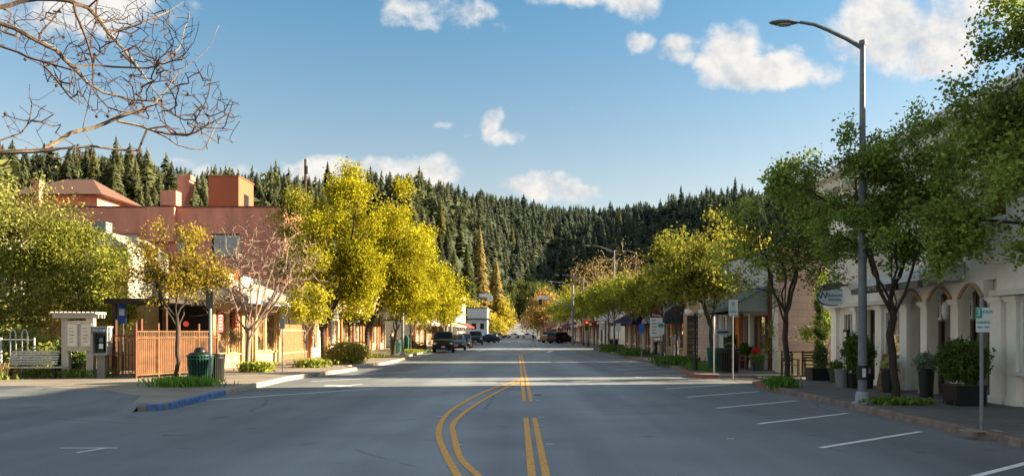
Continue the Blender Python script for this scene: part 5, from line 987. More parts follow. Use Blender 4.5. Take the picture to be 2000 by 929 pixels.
def globe_lamp(label, x, y, s=1.0):
    t = thing('globe_lamp', label, 'street lamp', (x, y, .13), 0, 'double globe lamps along the right pavement'); mb = MB(); mb.lathe([(.2, 0), (.2, .12), (.14, .2), (.12, .55), (.07, .62), (.055, .9), (.045, 2.95), (.07, 3.0), (.03, 3.1)], BLACK if s == 1 else BLACK, k=12); mb.build('pole', t, smooth=True)
    mb = MB(); mb.tube([(-.34, 0, 2.98), (-.2, 0, 2.86), (0, 0, 2.84), (.2, 0, 2.86), (.34, 0, 2.98)], .025, BLACK, 6); mb.build('arm', t)
    for sx in (-.34, .34):
        mb = MB(); mb.lathe([(.04, -.19), (.13, -.14), (.18, -.05), (.19, .02), (.14, .13), (.05, .18), (.005, .19)], WGLOBE, (sx, 0, 3.2), k=16); mb.build('globe', t, smooth=True)
    return t
g0 = globe_lamp('nearest double globe lamp by the red kerb', 7.55, 32.6); g0.scale = (.85, .85, .78)
for x, y, lab in ((8.1, 74, 'double globe lamp under the green trees before the cross street'), (8.2, 95, 'double globe lamp beside the mast arm pole'), (8.2, 112, 'double globe lamp before the parked pickups'), (8.2, 150, 'farthest double globe lamp'), (8.2, 88.5, 'double globe lamp right by the yellow framed signal')): dup(g0, (x, y, .13), 0.2, lab)
def sign_post(label, x, y, h, panels, rz=0, m=None, r=.03, z=.13, cat='sign post', slab_=False):
    t = thing('sign_post', label, cat, (x, y, z), rz); mb = MB(); mb.tube([(0, 0, -.02), (0, 0, h)], r, m or POSTG, 8); mb.build('post', t, smooth=True)
    out = []
    for (x0, x1, z0, z1, pm) in panels: mb = MB(); mb.box(x0, x1, -r-.012, -r-.004, z0, z1, pm); out.append(mb.build('sign_panel', t, bevel=.004))
    if slab_: mb = MB(); mb.box(-.3, .3, -.12, .12, -.003, .012, KERBL); mb.build('footing', t)
    return t, out
t, ps = sign_post('round steel post with green and white three hour parking sign, nearest on the right', 7.62, 12.6, 2.18, [(-.115, .115, 1.62, 2.02, SIGNW)], slab_=True)
mb = MB(); mb.box(-.125, -.02, -.048, -.043, 1.85, 2.01, GREENS); mb.build('green_square', ps[0]); text(ps[0], '3', .15, SIGNW, (-.085, -.05, 1.93), (R(90), 0, 0)); text(ps[0], 'HOUR', .07, GREENS, (.055, -.045, 1.95), (R(90), 0, 0)); text(ps[0], 'PARKING', .052, GREENS, (0, -.045, 1.78), (R(90), 0, 0)); text(ps[0], '8AM - 6PM', .04, GREENS, (0, -.045, 1.70), (R(90), 0, 0))
t, ps = sign_post('thin post with green white parking sign beside the red kerb nose', 7.55, 26.9, 2.75, [(-.15, .15, 2.2, 2.75, SIGNW)], r=.028); text(ps[0], 'P', .2, GREENS, (0, -.045, 2.58), (R(90), 0, 0)); text(ps[0], '2 HOUR', .08, GREENS, (0, -.045, 2.34), (R(90), 0, 0))
sign_post('plain white square post beside the litter bins', 7.85, 30.6, 2.25, [], m=WHITEP, r=.035)
t, ps = sign_post('white post with blue and white sign board in front of the shop', 9.5, 35.5, 1.75, [(-.32, .32, 1.48, 1.76, SIGNW)], m=WHITEP, r=.04); mb = MB(); mb.box(-.26, .26, -.062, -.053, 1.57, 1.67, BLUES); mb.build('lettering_band', ps[0])
t, ps = sign_post('post with pale green parking sign before the striped awning', 7.9, 42.3, 2.0, [(-.2, .2, 1.5, 2.15, SIGNW)]); mb = MB(); mb.box(-.15, .15, -.055, -.048, 1.9, 2.08, GREENS); mb.build('green_band', ps[0])
t, ps = sign_post('steel post carrying a small blue sign beside the maroon board', 7.85, 48.5, 2.0, [(-.16, .16, 1.55, 2.15, BLUES)])
t, ps = sign_post('steel post with white sign among the trees right of the cross street', 7.9, 60, 2.3, [(-.18, .18, 1.7, 2.3, SIGNW)]); t, ps = sign_post('steel post with pale sign just before the yellow framed signal', 8.0, 72, 2.4, [(-.2, .2, 1.8, 2.45, SIGNW)])
# the maroon board
MAR = mat('maroon', (0.10, 0.012, 0.03), .6); t = thing('directory_sign', 'tall white directory board with maroon header on a black post', 'sign', (8.15, 46.8, .13)); mb = MB()
mb.tube([(.75, 0, 0), (.75, 0, 3.3)], .06, BLACK, 8); mb.lathe([(.13, 0), (.12, .3), (.07, .4)], BLACK, (.75, 0, 0), k=10); mb.build('post', t); mb = MB(); mb.box(-.05, .7, -.03, .03, 1.35, 2.5, SIGNW); pn = mb.build('sign_panel', t); mb = MB(); mb.prism([(-.05, 2.502), (.7, 2.502), (.7, 2.8), (.5, 2.84), (.4, 3.0), (.25, 3.0), (.15, 2.84), (-.05, 2.8)], -.035, .035, 1, MAR); mb.build('header', t)
text(pn, 'Dining', .2, SIGNW, (.32, -.045, 2.65), (R(90), 0, 0)); BRN = mat('print_brown', (.25, .12, .06), .6)
for k in range(5): mb = MB(); mb.box(.05, .30+.06*(k % 3), -.036, -.031, 2.3-k*.19, 2.36-k*.19, BRN if k else BLUES); mb.build('print_line', pn)
mb = MB(); oval(mb, .48, 2.15, .09, .09, -.037, -.031, BLUES); mb.build('blue_dot', pn); mb = MB(); mb.box(.2, .7, -.02, .02, 1.12, 1.28, SIGNW); mb.build('lower_panel', t)
t = thing('box_sign', 'glowing white square hanging sign at the end of the metal awning', 'sign', (9.6, 33.9, 2.6)); mb = MB(); mb.box(-.2, .2, -.06, .06, -.2, .2, mat('lit_sign', (.8, .76, .66), .5, .05)); mb.build('panel', t); mb = MB(); mb.box(.2, 1.15, -.015, .015, .1, .13, BLACK); mb.build('bracket', t)
# litter bins
def slat_bin(label, x, y, m, r=.33, h=.95, z=.13, dome=True, rz=0, n=26):
    t = thing('litter_bin', label, 'litter bin', (x, y, z), rz); mb = MB(); mb.lathe([(r*.80, .05), (r*.84, .1), (r*.93, h*.8), (r*.98, h*.92)], DARKW, k=20); mb.build('liner', t)
    mb = MB()
    for i in range(n):
        a_ = 2*math.pi*i/n; c, s = math.cos(a_), math.sin(a_); mb.tube([(r*.86*c, r*.86*s, .03), (r*.92*c, r*.92*s, h*.45), (r*c, r*s, h*.86), (r*1.07*c, r*1.07*s, h*.97)], .024, m, 4)
    mb.build('slats', t)
    for rr, zz in ((r*.9, .04), (r*1.02, h*.86), (r*1.08, h*.97)): mb = MB(); mb.tube([(rr*math.cos(i*math.pi/12), rr*math.sin(i*math.pi/12), zz) for i in range(25)], .028, m, 5, caps=False); mb.build('rim', t)
    if dome: mb = MB(); mb.lathe([(r*1.0, h*.985), (r*.9, h*1.05), (r*.5, h*1.1), (r*.48, h*1.16), (r*.35, h*1.24), (.05, h*1.27)], BLACK, k=18); mb.build('lid', t, smooth=True)
    return t
slat_bin('dark green slatted litter bin with domed black lid on the left corner', -10.15, 24.6, GREENP, .37, .90); slat_bin('black slatted bin just behind the dark green one', -9.85, 25.1, BLACK, .27, .92, dome=False)
t = slat_bin('round black slatted litter bin with wire handle by the outdoor tables', 8.55, 30.9, BLACK, .36, .98, dome=False); mb = MB(); mb.tube([(-.25, 0, .95), (-.2, 0, 1.12), (0, 0, 1.2), (.2, 0, 1.12), (.25, 0, .95)], .018, GALV, 6); mb.build('hoop', t)
slat_bin('green slatted bin half behind the black one on the right pavement', 8.25, 31.9, GREENP, .33, .98, dome=False)
slat_bin('green round bin under the bright left trees', -9.4, 59.5, GREENP, .42, 1.0, dome=True)
slat_bin('black bin on the right pavement before the cross street', 8.9, 70.5, BLACK, .4, 1.0, dome=False)
t = thing('mail_box', 'dark green box on legs beside the green round bin', 'mail box', (-9.0, 61.5, .13)); mb = MB(); mb.prism([(-.3, .25), (.3, .25), (.3, 1.15), (.2, 1.32), (0, 1.38), (-.2, 1.32), (-.3, 1.15)], -.28, .28, 1, GREENP); mb.build('body', t)
for sx in (-.24, .24):
    for sy in (-.22, .22): mb = MB(); mb.box(sx-.04, sx+.04, sy-.04, sy+.04, 0, .249, GREENP); mb.build('leg', t)
t = thing('timber_planter', 'long brown timber planter box on the left pavement', 'planter', (-8.9, 67, .13)); mb = MB(); mb.box(-.9, .9, -.4, .4, 0, .5, mat('brown_timber', (.10, .05, .03), .8)); mb.build('box', t); foliage('foliage', t, [(x_*.15, 0, .6) for x_ in range(-5, 6)], 500, .06, SG, 301, sigma=.14)
# left corner: fence, bench, notice board, phone
RUST = mat('rust_orange_paint', (0.145, 0.066, 0.022), .7, .55, 3); RUSTD = mat('rust_brown_metal', (0.13, 0.042, 0.02), .7, .3, 6)
t = thing('slat_fence', 'rust orange metal slat fence glowing in the low sun', 'fence', (-13.35, 26.9, .12), math.atan2(3.7, 1.4)); Lf = math.hypot(3.7, 1.4); mb = MB(); n = int(Lf/.085)
for i in range(n): mb.box(i*.085, i*.085+.035, -.01, .01, .12, 1.62, RUST)
mb.build('slats', t); mb = MB()
for zz in (.1, 1.4, 1.63): mb.box(0, Lf, -.022, .022, zz, zz+.05, RUST)
mb.build('rail', t); 
for i in range(5): mb = MB(); mb.box(i*Lf/4-.03, i*Lf/4+.03, -.03, .03, 0, 1.95, RUSTD if i == 0 else RUST); mb.build('post', t)
mb = MB(); mb.box(0, Lf, .06, .075, .15, 1.5, mat('fence_backing', (.14, .055, .02), .8, .5, 3)); mb.build('backing_panel', t)
t = thing('entrance_gate', 'open rusty brown railing between phone and slat fence', 'gate', (-15.3, 27.6, .12), -.12); mb = MB()
for i in range(15): mb.box(i*.13, i*.13+.025, -.012, .012, .1, 1.5, RUSTD)
for zz in (.1, .8, 1.48): mb.box(0, 1.9, -.018, .018, zz, zz+.04, RUSTD)
mb.build('bars', t)
for xx in (0, 1.9): mb = MB(); mb.box(xx-.05, xx+.05, -.05, .05, 0, 2.1, RUSTD); mb.build('post', t)
WP = mat('aged_white_paint', (0.46, 0.41, 0.34), .7, .2, 5); t = thing('notice_board', 'white painted notice board kiosk with little slatted pergola roof', 'notice board', (-15.75, 27.6, .1), R(6)); 
for sx in (-.42, .42): mb = MB(); mb.box(sx-.12, sx+.12, -.12, .12, 0, 2.15, WP); mb.build('post', t)
mb = MB(); mb.box(-.36, .62, -.26, -.125, .98, 2.05, WP); cs = mb.build('case', t, bevel=.01)
for sx in (-.10, .36):
    mb = MB(); mb.box(sx-.19, sx+.20, -.285, -.262, 1.1, 1.98, WP); mb.build('door', cs); mb = MB(); mb.box(sx-.15, sx+.16, -.291, -.287, 1.15, 1.93, mat('notice_paper', (.72, .64, .50), .4, .18, 5)); pp = mb.build('notices', cs)
    mb = MB()
    for k in range(5): mb.box(sx-.10, sx+.02+.03*(k % 3), -.297, -.293, 1.78-k*.12, 1.80-k*.12, mat('ink', (.12, .1, .08), .8))
    mb.build('print', cs)
mb = MB()
for yy in (-.3, .0, .2): mb.box(-.75, .8, yy-.03, yy+.03, 2.15, 2.29, WP)
for i in range(11): mb.box(-.78+i*.15, -.72+i*.15, -.5, .4, 2.292, 2.37, WP)
mb.build('pergola_roof', t)
t = thing('pay_phone', 'pay phone in a metal hood on a grey pedestal', 'pay phone', (-14.75, 27.3, .12), R(4)); mb = MB(); mb.box(-.14, .14, -.1, .12, 0, .82, mat('pedestal_grey', (.20, .18, .16), .6, .2, 4)); mb.build('pedestal', t)
MET = mat('phone_hood', (.32, .31, .29), .5, .2, 6); mb = MB(); mb.box(-.27, -.23, -.22, .16, .82, 1.78, MET); mb.box(.23, .27, -.22, .16, .82, 1.78, MET); mb.box(-.229, .229, .12, .16, .82, 1.78, MET); mb.box(-.3, .3, -.26, .18, 1.782, 1.84, MET); mb.box(-.229, .229, -.2, .119, .82, .88, MET); mb.build('hood', t)
mb = MB(); mb.box(-.26, .26, -.25, -.225, 1.6, 1.775, mat('phone_sign_blue', (.05, .09, .12), .4)); ps = mb.build('sign_panel', t); text(ps, 'PHONE', .13, SIGNW, (0, -.256, 1.69), (R(90), 0, 0)); mb = MB(); mb.box(-.15, .1, -.1, .118, .95, 1.52, BLACK); ph = mb.build('phone', t, bevel=.015); mb = MB(); mb.box(-.06, .08, -.112, -.102, 1.28, 1.42, GALV); mb.box(-.06, .08, -.112, -.102, 1.05, 1.22, SIGNW); mb.build('keypad', ph); mb = MB(); mb.tube([(-.11, -.12, 1.15), (-.12, -.16, 1.28), (-.11, -.12, 1.42)], .025, BLACK, 8); mb.build('handset', ph)
t = thing('park_bench', 'white slatted bench in front of the bushy tree', 'bench', (-16.95, 27.1, .08), R(8)); mb = MB(); 
for k in range(6): mb.prism([(.12+k*.035, .52+k*.085), (.14+k*.035, .515+k*.085), (.165+k*.035, .575+k*.085), (.145+k*.035, .58+k*.085)], -.95, .62, 0, WP)
mb.build('backrest', t); mb = MB()
for k in range(4): mb.box(-.98, 1.0, -.42+k*.13, -.32+k*.13, .42, .455, WP)
mb.build('seat', t)
for sx in (-.7, .7):
    mb = MB(); mb.box(sx-.04, sx+.04, -.36, -.29, 0, .42, BLACK); mb.box(sx-.04, sx+.04, .08, .15, 0, .42, BLACK); mb.box(sx-.035, sx+.035, -.289, .079, .34, .40, BLACK); mb.build('leg', t)
    if sx < 0 or True: mb = MB(); mb.tube([(sx*.8, .1, .42), (sx*.8, .17, .6), (sx*.8, .36, 1.0)], .02, BLACK, 5); mb.build('back_support', t)
GREYR = mat('rail_grey', (.46, .47, .46), .5, .2, 5); t = thing('pipe_railing', 'pale pipe railing at the left edge with thin top rail', 'railing', (-22.5, 28.0, .05)); mb = MB()
for zz in (.55, 1.42): mb.tube([(0, 0, zz), (4.9, 0, zz)], .028, GREYR, 6)
mb.build('rail', t)
for i in range(5): mb = MB(); mb.tube([(i*1.22+.02, 0, 0), (i*1.22+.02, 0, 1.5)], .045 if i in (3, 2) else .03, GREYR, 8); mb.build('post', t)
for k, (x, lab) in enumerate(((-17.9, 'white hoop bike rack nearer the bench'), (-17.55, 'white hoop bike rack left of the other one'))):
    t = thing('bike_rack', lab, 'bike rack', (-18.05+k*.42, 27.5, .05), 0, 'hoop bike racks by the railing'); mb = MB(); mb.tube([(-.1, 0, 0), (-.1, 0, 1.65), (-.06, 0, 1.75), (0, 0, 1.79), (.06, 0, 1.75), (.1, 0, 1.65), (.1, 0, 0)], .02, GREYR, 6); mb.build('hoop', t, smooth=True)
COLB = [o for o in COL.objects if o.name.startswith('bike_rack')]; COLB[0]['label'] = 'white hoop bike rack left of the other one'; COLB[1]['label'] = 'white hoop bike rack nearer the bench'
t, ps = sign_post('blue sign plate on a dark post above the phone', -15.0, 29.2, 2.45, [(-.16, .16, 1.95, 2.75, BLUES)], m=BLACK, r=.04); mb = MB(); mb.box(-.1, .1, -.062, -.053, 2.25, 2.5, SIGNW); mb.build('white_symbol', ps[0])
t, ps = sign_post('grey square sign post with dark board standing by the left bins', -9.55, 23.9, 2.95, [(-.12, .12, 2.35, 2.9, mat('dark_sign_back', (.14, .13, .12), .6, .3, 4))], m=POSTG, r=.045)
sign_post('thin grey post between the bare tree and little tree', -9.25, 30.3, 2.2, [(-.1, .1, 1.75, 2.15, POSTG)], m=GALV, r=.025)
t, ps = sign_post('post with dark shop sign board on the left pavement', -9.0, 42.4, 2.3, [(-.6, .6, 2.05, 2.35, BLACK)], m=GALV, r=.045); text(ps[0], 'MARKET', .2, SIGNW, (0, -.07, 2.2), (R(90), 0, 0))
# ---------------------------------------------------------------- planted pots, shrubs and ground cover
def pot(label, x, y, r0, r1, h, m, fpts, n, ls, col, seed, col2=None, square=False, z=.13, sigma=.1, cat='potted plant', name='potted_plant', up=0., asp=.6):
    t = thing(name, label, cat, (x, y, z)); mb = MB()
    if square: mb.prism([(-r0, 0), (r0, 0), (r1, h*.9), (r1*1.06, h*.9), (r1*1.06, h), (-r1*1.06, h), (-r1*1.06, h*.9), (-r1, h*.9)], -r0, r0, 1, m); mb.box(-r1*.9, r1*.9, -r0*.9, r0*.9, h-.05, h+.012, GRASS)
    else: mb.lathe([(r0, 0), (r1*.97, h*.9), (r1*1.08, h*.91), (r1*1.08, h), (r1*.92, h), (r1*.9, h-.06)], m, k=18)
    mb.build('pot', t); foliage('foliage', t, fpts, n, ls, col, seed, col2, sigma, up=up, asp=asp); return t
def ball(cx, cy, cz, rx, ry, rz, n, seed): rg = np.random.default_rng(seed); return blob_pts(rg, [(cx, cy, cz, rx, ry, rz)], n, .5)
POTB = mat('black_pot', (.016, .016, .018), .5, .2, 5); POTG = mat('green_glazed_pot', (.05, .07, .05), .4, .3, 5); BOX_ = (.075, .12, .03)
pot('big dark leafed shrub in a square black planter beside the street lamp', 9.95, 22.4, .29, .32, .42, POTB, ball(0, 0, 1.0, .42, .42, .58, 500, 1), 6000, .036, BOX_, 401, (.14, .2, .05), True, sigma=.05)
pot('bushy dark shrub in a square black planter right of the arched entrance', 9.95, 17.1, .30, .33, .45, POTB, ball(.0, 0, .98, .52, .5, .46, 500, 2), 6500, .036, BOX_, 402, (.14, .2, .05), True, sigma=.06)
pot('tall round black planter with yellow green grasses left of the arch column', 10.05, 20.75, .17, .215, .64, POTB, ball(0, 0, .7, .16, .16, .12, 100, 3), 900, .06, (.42, .46, .12), 403, (.5, .5, .25), sigma=.05, up=1.5, asp=.25)
pot('tall round black planter with grey green herb between arch columns', 10.2, 19.15, .15, .19, .72, POTB, ball(0, 0, .86, .2, .2, .2, 100, 4), 1300, .045, (.22, .30, .20), 404, sigma=.06, asp=.35)
pot('square black planter at the foot of the cypress', 10.15, 25.9, .3, .32, .42, POTB, ball(.1, 0, .8, .22, .22, .45, 150, 5), 1500, .035, (.10, .14, .04), 405, square=True, sigma=.06)
pot('small green glazed pot with leafy plant below the hotel corner window', 10.35, 24.95, .16, .22, .36, POTG, ball(0, 0, .5, .22, .22, .14, 80, 6), 420, .06, (.16, .24, .05), 406, sigma=.05)
pot('olive pot with red flowers at the outdoor tables', 10.1, 32.2, .2, .27, .42, POTG, ball(0, 0, .55, .25, .25, .14, 80, 7), 700, .05, (.15, .24, .05), 407, sigma=.06)
t = [o for o in COL.objects if o.name.startswith('potted_plant')][-1]; foliage('flowers', t, ball(-.1, 0, .82, .16, .16, .14, 60, 8), 160, .04, (.6, .03, .02), 408, sigma=.03)
pot('dark pot of leaves beside the brick pier', 10.2, 34.6, .2, .26, .5, POTB, ball(0, 0, .75, .3, .3, .3, 80, 9), 900, .06, (.09, .15, .04), 409, sigma=.07)
pot('leafy pot between the white posts', 10.3, 37.2, .2, .26, .5, POTB, ball(0, 0, .95, .28, .28, .5, 80, 10), 900, .06, (.09, .15, .04), 410, sigma=.07)
t = thing('galvanised_tub', 'small grey metal tub beside the big square planter', 'tub', (9.55, 22.6, .13)); mb = MB(); mb.lathe([(.16, 0), (.2, .5), (.215, .5), (.215, .53), (.19, .53), (.18, .46)], mat('tub_grey', (.2, .21, .21), .5), k=16); mb.build('body', t)
t = thing('pavement_board', 'leaning terracotta coloured board behind the square planter', 'board', (10.2, 21.6, .13)); mb = MB(); mb.prism([(0, 0), (.06, 0), (.26, 1.0), (.2, 1.0)], -.25, .25, 1, mat('brown_board', (.20, .10, .06), .7)); mb.build('panel', t)
def tuft(label, x, y, rx, ry, n, col, seed, h=.2, blade=.11, name='ground_plant', z=.13, col2=None, asp=.16, up=1.2, kind='stuff', cat='plants'):
    rg = np.random.default_rng(seed); P = np.stack([rg.normal(size=n)*rx*.5, rg.normal(size=n)*ry*.5, rg.random(n)*h], 1); V, F = leaf_quads(rg, P, blade, asp, up); o = npmesh(name, V, F, LEAF, tints(rg, n, col, .35, col2)); o.location = (x, y, z); tag(o, label, cat, kind=kind); return o
tuft('low leafy ground plants round the foot of the hotel street tree', 8.62, 17.4, .6, .4, 1500, (.16, .24, .05), 501, .12, .06, asp=.5, up=.3)
tuft('green clump beside the blue banded tree', 7.85, 22.8, .45, .4, 1200, (.14, .26, .05), 502, .25, .1)
tuft('strappy green leaves round the small tree by the left bin', -10.1, 23.2, .85, .55, 1500, (.16, .30, .05), 503, .2, .13)
tuft('low yellow green planting at the foot of the bare tree', -10.7, 31.5, .6, .5, 1300, (.27, .31, .05), 504, .38, .08, asp=.5, up=.2)
tuft('low planting at the foot of the little round tree', -9.5, 35.6, .7, .5, 900, (.26, .30, .05), 505, .35, .08, asp=.5, up=.2)
t = thing('shrub', 'mounded sunlit green and yellow shrub in the kerb planter', 'shrub', (-8.8, 39.6, .13)); foliage('foliage', t, ball(0, 0, .5, 1.1, .8, .6, 300, 11), 5500, .06, (.24, .28, .04), 506, (.32, .24, .07), sigma=.12)
tuft('grass at the foot of the second pear tree', -9.6, 49.3, 1.2, .8, 1500, (.3, .33, .05), 507, .2, .1); tuft('planting by the far left trees', -8.6, 60.5, 1.3, .9, 1200, (.26, .3, .05), 508, .25, .1)
tuft('grassy bed before the double globe lamp', 7.95, 33.3, .5, 1.6, 1600, (.12, .24, .04), 509, .2, .1); tuft('dark green plants in the right kerb planter', 8.1, 39.0, .9, 1.6, 2600, (.10, .18, .04), 510, .35, .1, asp=.4); tuft('plants at the foot of trees by the striped awning', 8.2, 54, .8, 2.5, 1800, (.10, .18, .04), 511, .4, .12, asp=.4)
tuft('plants by the right kerb before the cross street', 8.1, 66, .8, 3, 1500, (.10, .18, .04), 512, .5, .14, asp=.4)
tuft('grass clump at the left edge by the railing', -18.9, 25.8, 1.2, .8, 2600, (.20, .26, .06), 513, .3, .16, z=.03); tuft('dry grass clump under the railing', -18.2, 26.6, .7, .5, 1200, (.32, .24, .10), 514, .5, .2, z=.03, asp=.08); tuft('weeds under the bench and kiosk', -16.3, 27.7, 1.7, .5, 2400, (.20, .26, .06), 515, .35, .08, z=.05, asp=.4)
t = thing('shrub', 'dark climbing shrub between bench and notice board', 'shrub', (-16.35, 28.0, .05)); foliage('foliage', t, ball(0, 0, .75, .5, .4, .75, 200, 12), 2600, .055, (.12, .18, .05), 516, sigma=.1)
t = thing('shrub', 'shaded hedge behind the pale railing', 'shrub', (-19.8, 29.2, .0)); foliage('foliage', t, ball(0, 0, .9, 2.9, .7, .95, 300, 13), 7000, .07, (.18, .23, .05), 517, (.3, .3, .1), sigma=.2)
rg = np.random.default_rng(9); n = 1500; yv = rg.uniform(8, 70, n); sd = rg.random(n) < .6; xv = np.where(sd, 7.5-np.abs(rg.normal(size=n))*.22, -7.55+np.abs(rg.normal(size=n))*.2); ok = ~((~sd) & (yv < 21)); P = np.stack([xv, yv, np.full(n, .012)], 1)[ok]
V, F = leaf_quads(rg, P, .018, .6, 0); V[:, 2] = np.abs(V[:, 2]-.012)*.5+.006; o = npmesh('leaf_litter', V, F, LEAF, tints(rg, len(P), (.20, .13, .07), .5)); tag(o, 'small dry leaves lying along the gutters', 'leaves', kind='stuff')
# outdoor seats by the alley
def chair(label, x, y, rz, m, wood=True, group=None):
    t = thing('outdoor_chair', label, 'chair', (x, y, .1), rz, group); mb = MB(); mb.box(-.24, .24, -.24, .24, .42, .46, m); mb.build('seat', t)
    for sx in (-.21, .21):
        mb = MB(); mb.box(sx-.03, sx+.03, -.24, -.18, 0, .62, m); mb.build('leg', t); mb = MB(); mb.box(sx-.03, sx+.03, .18, .24, 0, .95, m); mb.build('leg', t); mb = MB(); mb.box(sx-.035, sx+.035, -.26, .2, .622, .655, m); mb.build('armrest', t)
    mb = MB()
    for k in range(4): mb.box(-.179, .179, .2, .225, .55+k*.1, .62+k*.1, m)
    mb.build('backrest', t); return t
DW = mat('dark_bench_wood', (.03, .022, .018), .7, .3, 6); chair('dark wooden armchair against the low garden wall, left one', 10.15, 28.55, .2, DW, group='chairs by the alley'); chair('dark wooden armchair against the low garden wall, right one', 10.95, 28.75, -.15, DW, group='chairs by the alley')
chair('pale framed chair with white cushion beside the black bin', 9.6, 33.3, 1.9, mat('pale_chair', (.30, .12, .10), .6), group='chairs outside the shop'); chair('wicker backed chair beside the red flowers', 10.3, 32.9, -1.7, mat('wicker', (.30, .24, .18), .8), group='chairs outside the shop')
# ---------------------------------------------------------------- vehicles
TYRE = mat('tyre_rubber', (.012, .012, .012), .8); RIM = mat('wheel_rim', (.35, .36, .37), .35, .2, 6, metal=.8); HLAMP = mat('headlight_glass', (.6, .62, .64), .15); TLAMP = mat('tail_light', (.4, .01, .01), .3); PLATE = mat('number_plate', (.62, .62, .6), .5)
def carpaint(name, col): return mat(name, col, .35, .05, 3, metal=.0, spec=.2)
def car(name, label, cat, x, y, rz, Lc, W, Hc, paint, kind, group=None):
    # local: front at -y, length along y
    t = thing(name, label, cat, (x, y, 0.012), rz, group); h = Lc/2; w = W/2
    if kind == 'suv': S = [(-h, .42, .78, .60, .80), (-h+.12, .30, .95, .92, 1.0), (-h+.55, .26, 1.05, .97, 1.08), (-h+1.05, .26, 1.08, 1, 1.13), (-h+1.15, .26, 1.08, 1, 1.15), (-h+1.75, .26, 1.08, 1, Hc-.04), (-h+2.6, .26, 1.08, 1, Hc), (h-.75, .26, 1.1, 1, Hc-.02), (h-.25, .3, 1.1, .98, Hc-.12), (h-.05, .4, 1.05, .93, 1.15), (h, .45, .85, .85, .9)]; cab = (4, 9)
    elif kind == 'sedan': S = [(-h, .38, .6, .62, .62), (-h+.12, .26, .72, .9, .76), (-h+.6, .22, .82, .97, .87), (-h+1.25, .22, .9, 1, .96), (-h+1.35, .22, .9, 1, .98), (-h+2.15, .22, .92, 1, Hc-.03), (-h+2.8, .22, .94, 1, Hc), (h-1.35, .22, .95, 1, Hc-.08), (h-.75, .24, .95, .98, 1.02), (h-.15, .3, .92, .93, .97), (h, .4, .75, .85, .8)]; cab = (4, 8)
    else: S = [(-h, .5, .85, .62, .88), (-h+.12, .36, 1.0, .93, 1.05), (-h+.7, .34, 1.1, .98, 1.14), (-h+1.35, .34, 1.12, 1, 1.18), (-h+1.45, .34, 1.12, 1, 1.2), (-h+2.05, .34, 1.14, 1, Hc-.03), (-h+2.6, .34, 1.14, 1, Hc), (-h+3.4, .34, 1.14, 1, Hc-.03), (-h+3.62, .34, 1.14, 1, 1.2), (-h+3.64, .34, 1.1, 1, 1.12), (h, .4, 1.1, .97, 1.12)]; cab = (4, 8)
    rings = []
    for i, (yy, zb, zw, ww, zr) in enumerate(S):
        a_ = w*ww; roof = zr > zw+.12; wr = a_*(.80 if roof else .90)
        rings.append([(-a_*.88, yy, zb), (-a_*.99, yy, zb+.12), (-a_, yy, (zb+zw)/2), (-a_*.96, yy, zw), (-wr, yy, zr-.03 if roof else max(zr-.02, zw+.005)), (-wr*.75, yy, zr+.012), (0, yy, zr+.03), (wr*.75, yy, zr+.012), (wr, yy, zr-.03 if roof else max(zr-.02, zw+.005)), (a_*.96, yy, zw), (a_, yy, (zb+zw)/2), (a_*.99, yy, zb+.12), (a_*.88, yy, zb)])
    n = 13; vs = [p for r in rings for p in r]; bf = []; gf = []
    for i in range(len(S)-1):
        for j in range(n-1):
            f = (i*n+j, (i+1)*n+j, (i+1)*n+j+1, i*n+j+1)
            glass = (cab[0] < i < cab[1]-0 and j in (3, 8)) or (i == cab[0] and j in (4, 5, 6, 7)) or (kind != 'pickup' and i == cab[1]-(0 if kind == 'suv' else 1) and False)
            if i == cab[0] and j in (4, 5, 6, 7): gf.append(f)
            elif cab[0] < i < cab[1]-1 and j in (3, 8): gf.append(f)
            elif i == cab[1]-1 and j in (4, 5, 6, 7): gf.append(f)
            else: bf.append(f)
    bf += [tuple(range(n-1, -1, -1)), tuple((len(S)-1)*n+j for j in range(n))]+[(i*n, i*n+n-1, (i+1)*n+n-1, (i+1)*n) for i in range(len(S)-1)]
    mb = MB(); mb.add(vs, bf, paint); body = mb.build('body', t, smooth=True)
    for nm, sel in (('windscreen', [f for f in gf if f[0]//n == cab[0]]), ('rear_window', [f for f in gf if f[0]//n == cab[1]-1]), ('side_window', [f for f in gf if cab[0] < f[0]//n < cab[1]-1 and f[0] % n == 3]), ('side_window', [f for f in gf if cab[0] < f[0]//n < cab[1]-1 and f[0] % n == 8])):
        if sel: mb = MB(); used = sorted({i for f in sel for i in f}); mp_ = {u_: k for k, u_ in enumerate(used)}; mb.add([vs[u_] for u_ in used], [tuple(mp_[i] for i in f) for f in sel], GLASSC); mb.build(nm, t)
    if kind == 'suv':
        mb = MB()
        for s in (-1, 1):
            for yy in (-h+2.62, -h+3.4): mb.box(s*w*.97-.02, s*w*.97+.02, yy, yy+.09, 1.08, 1.12, paint)
        mb.build('trim', t)
    if kind == 'pickup': mb = MB(); mb.box(-w*.82, w*.82, -h+3.75, h-.1, 1.125, 1.15, mat('truck_bed', (.02, .02, .02), .8)); mb.build('truck_bed', t)
    rw = .36 if kind != 'sedan' else .32
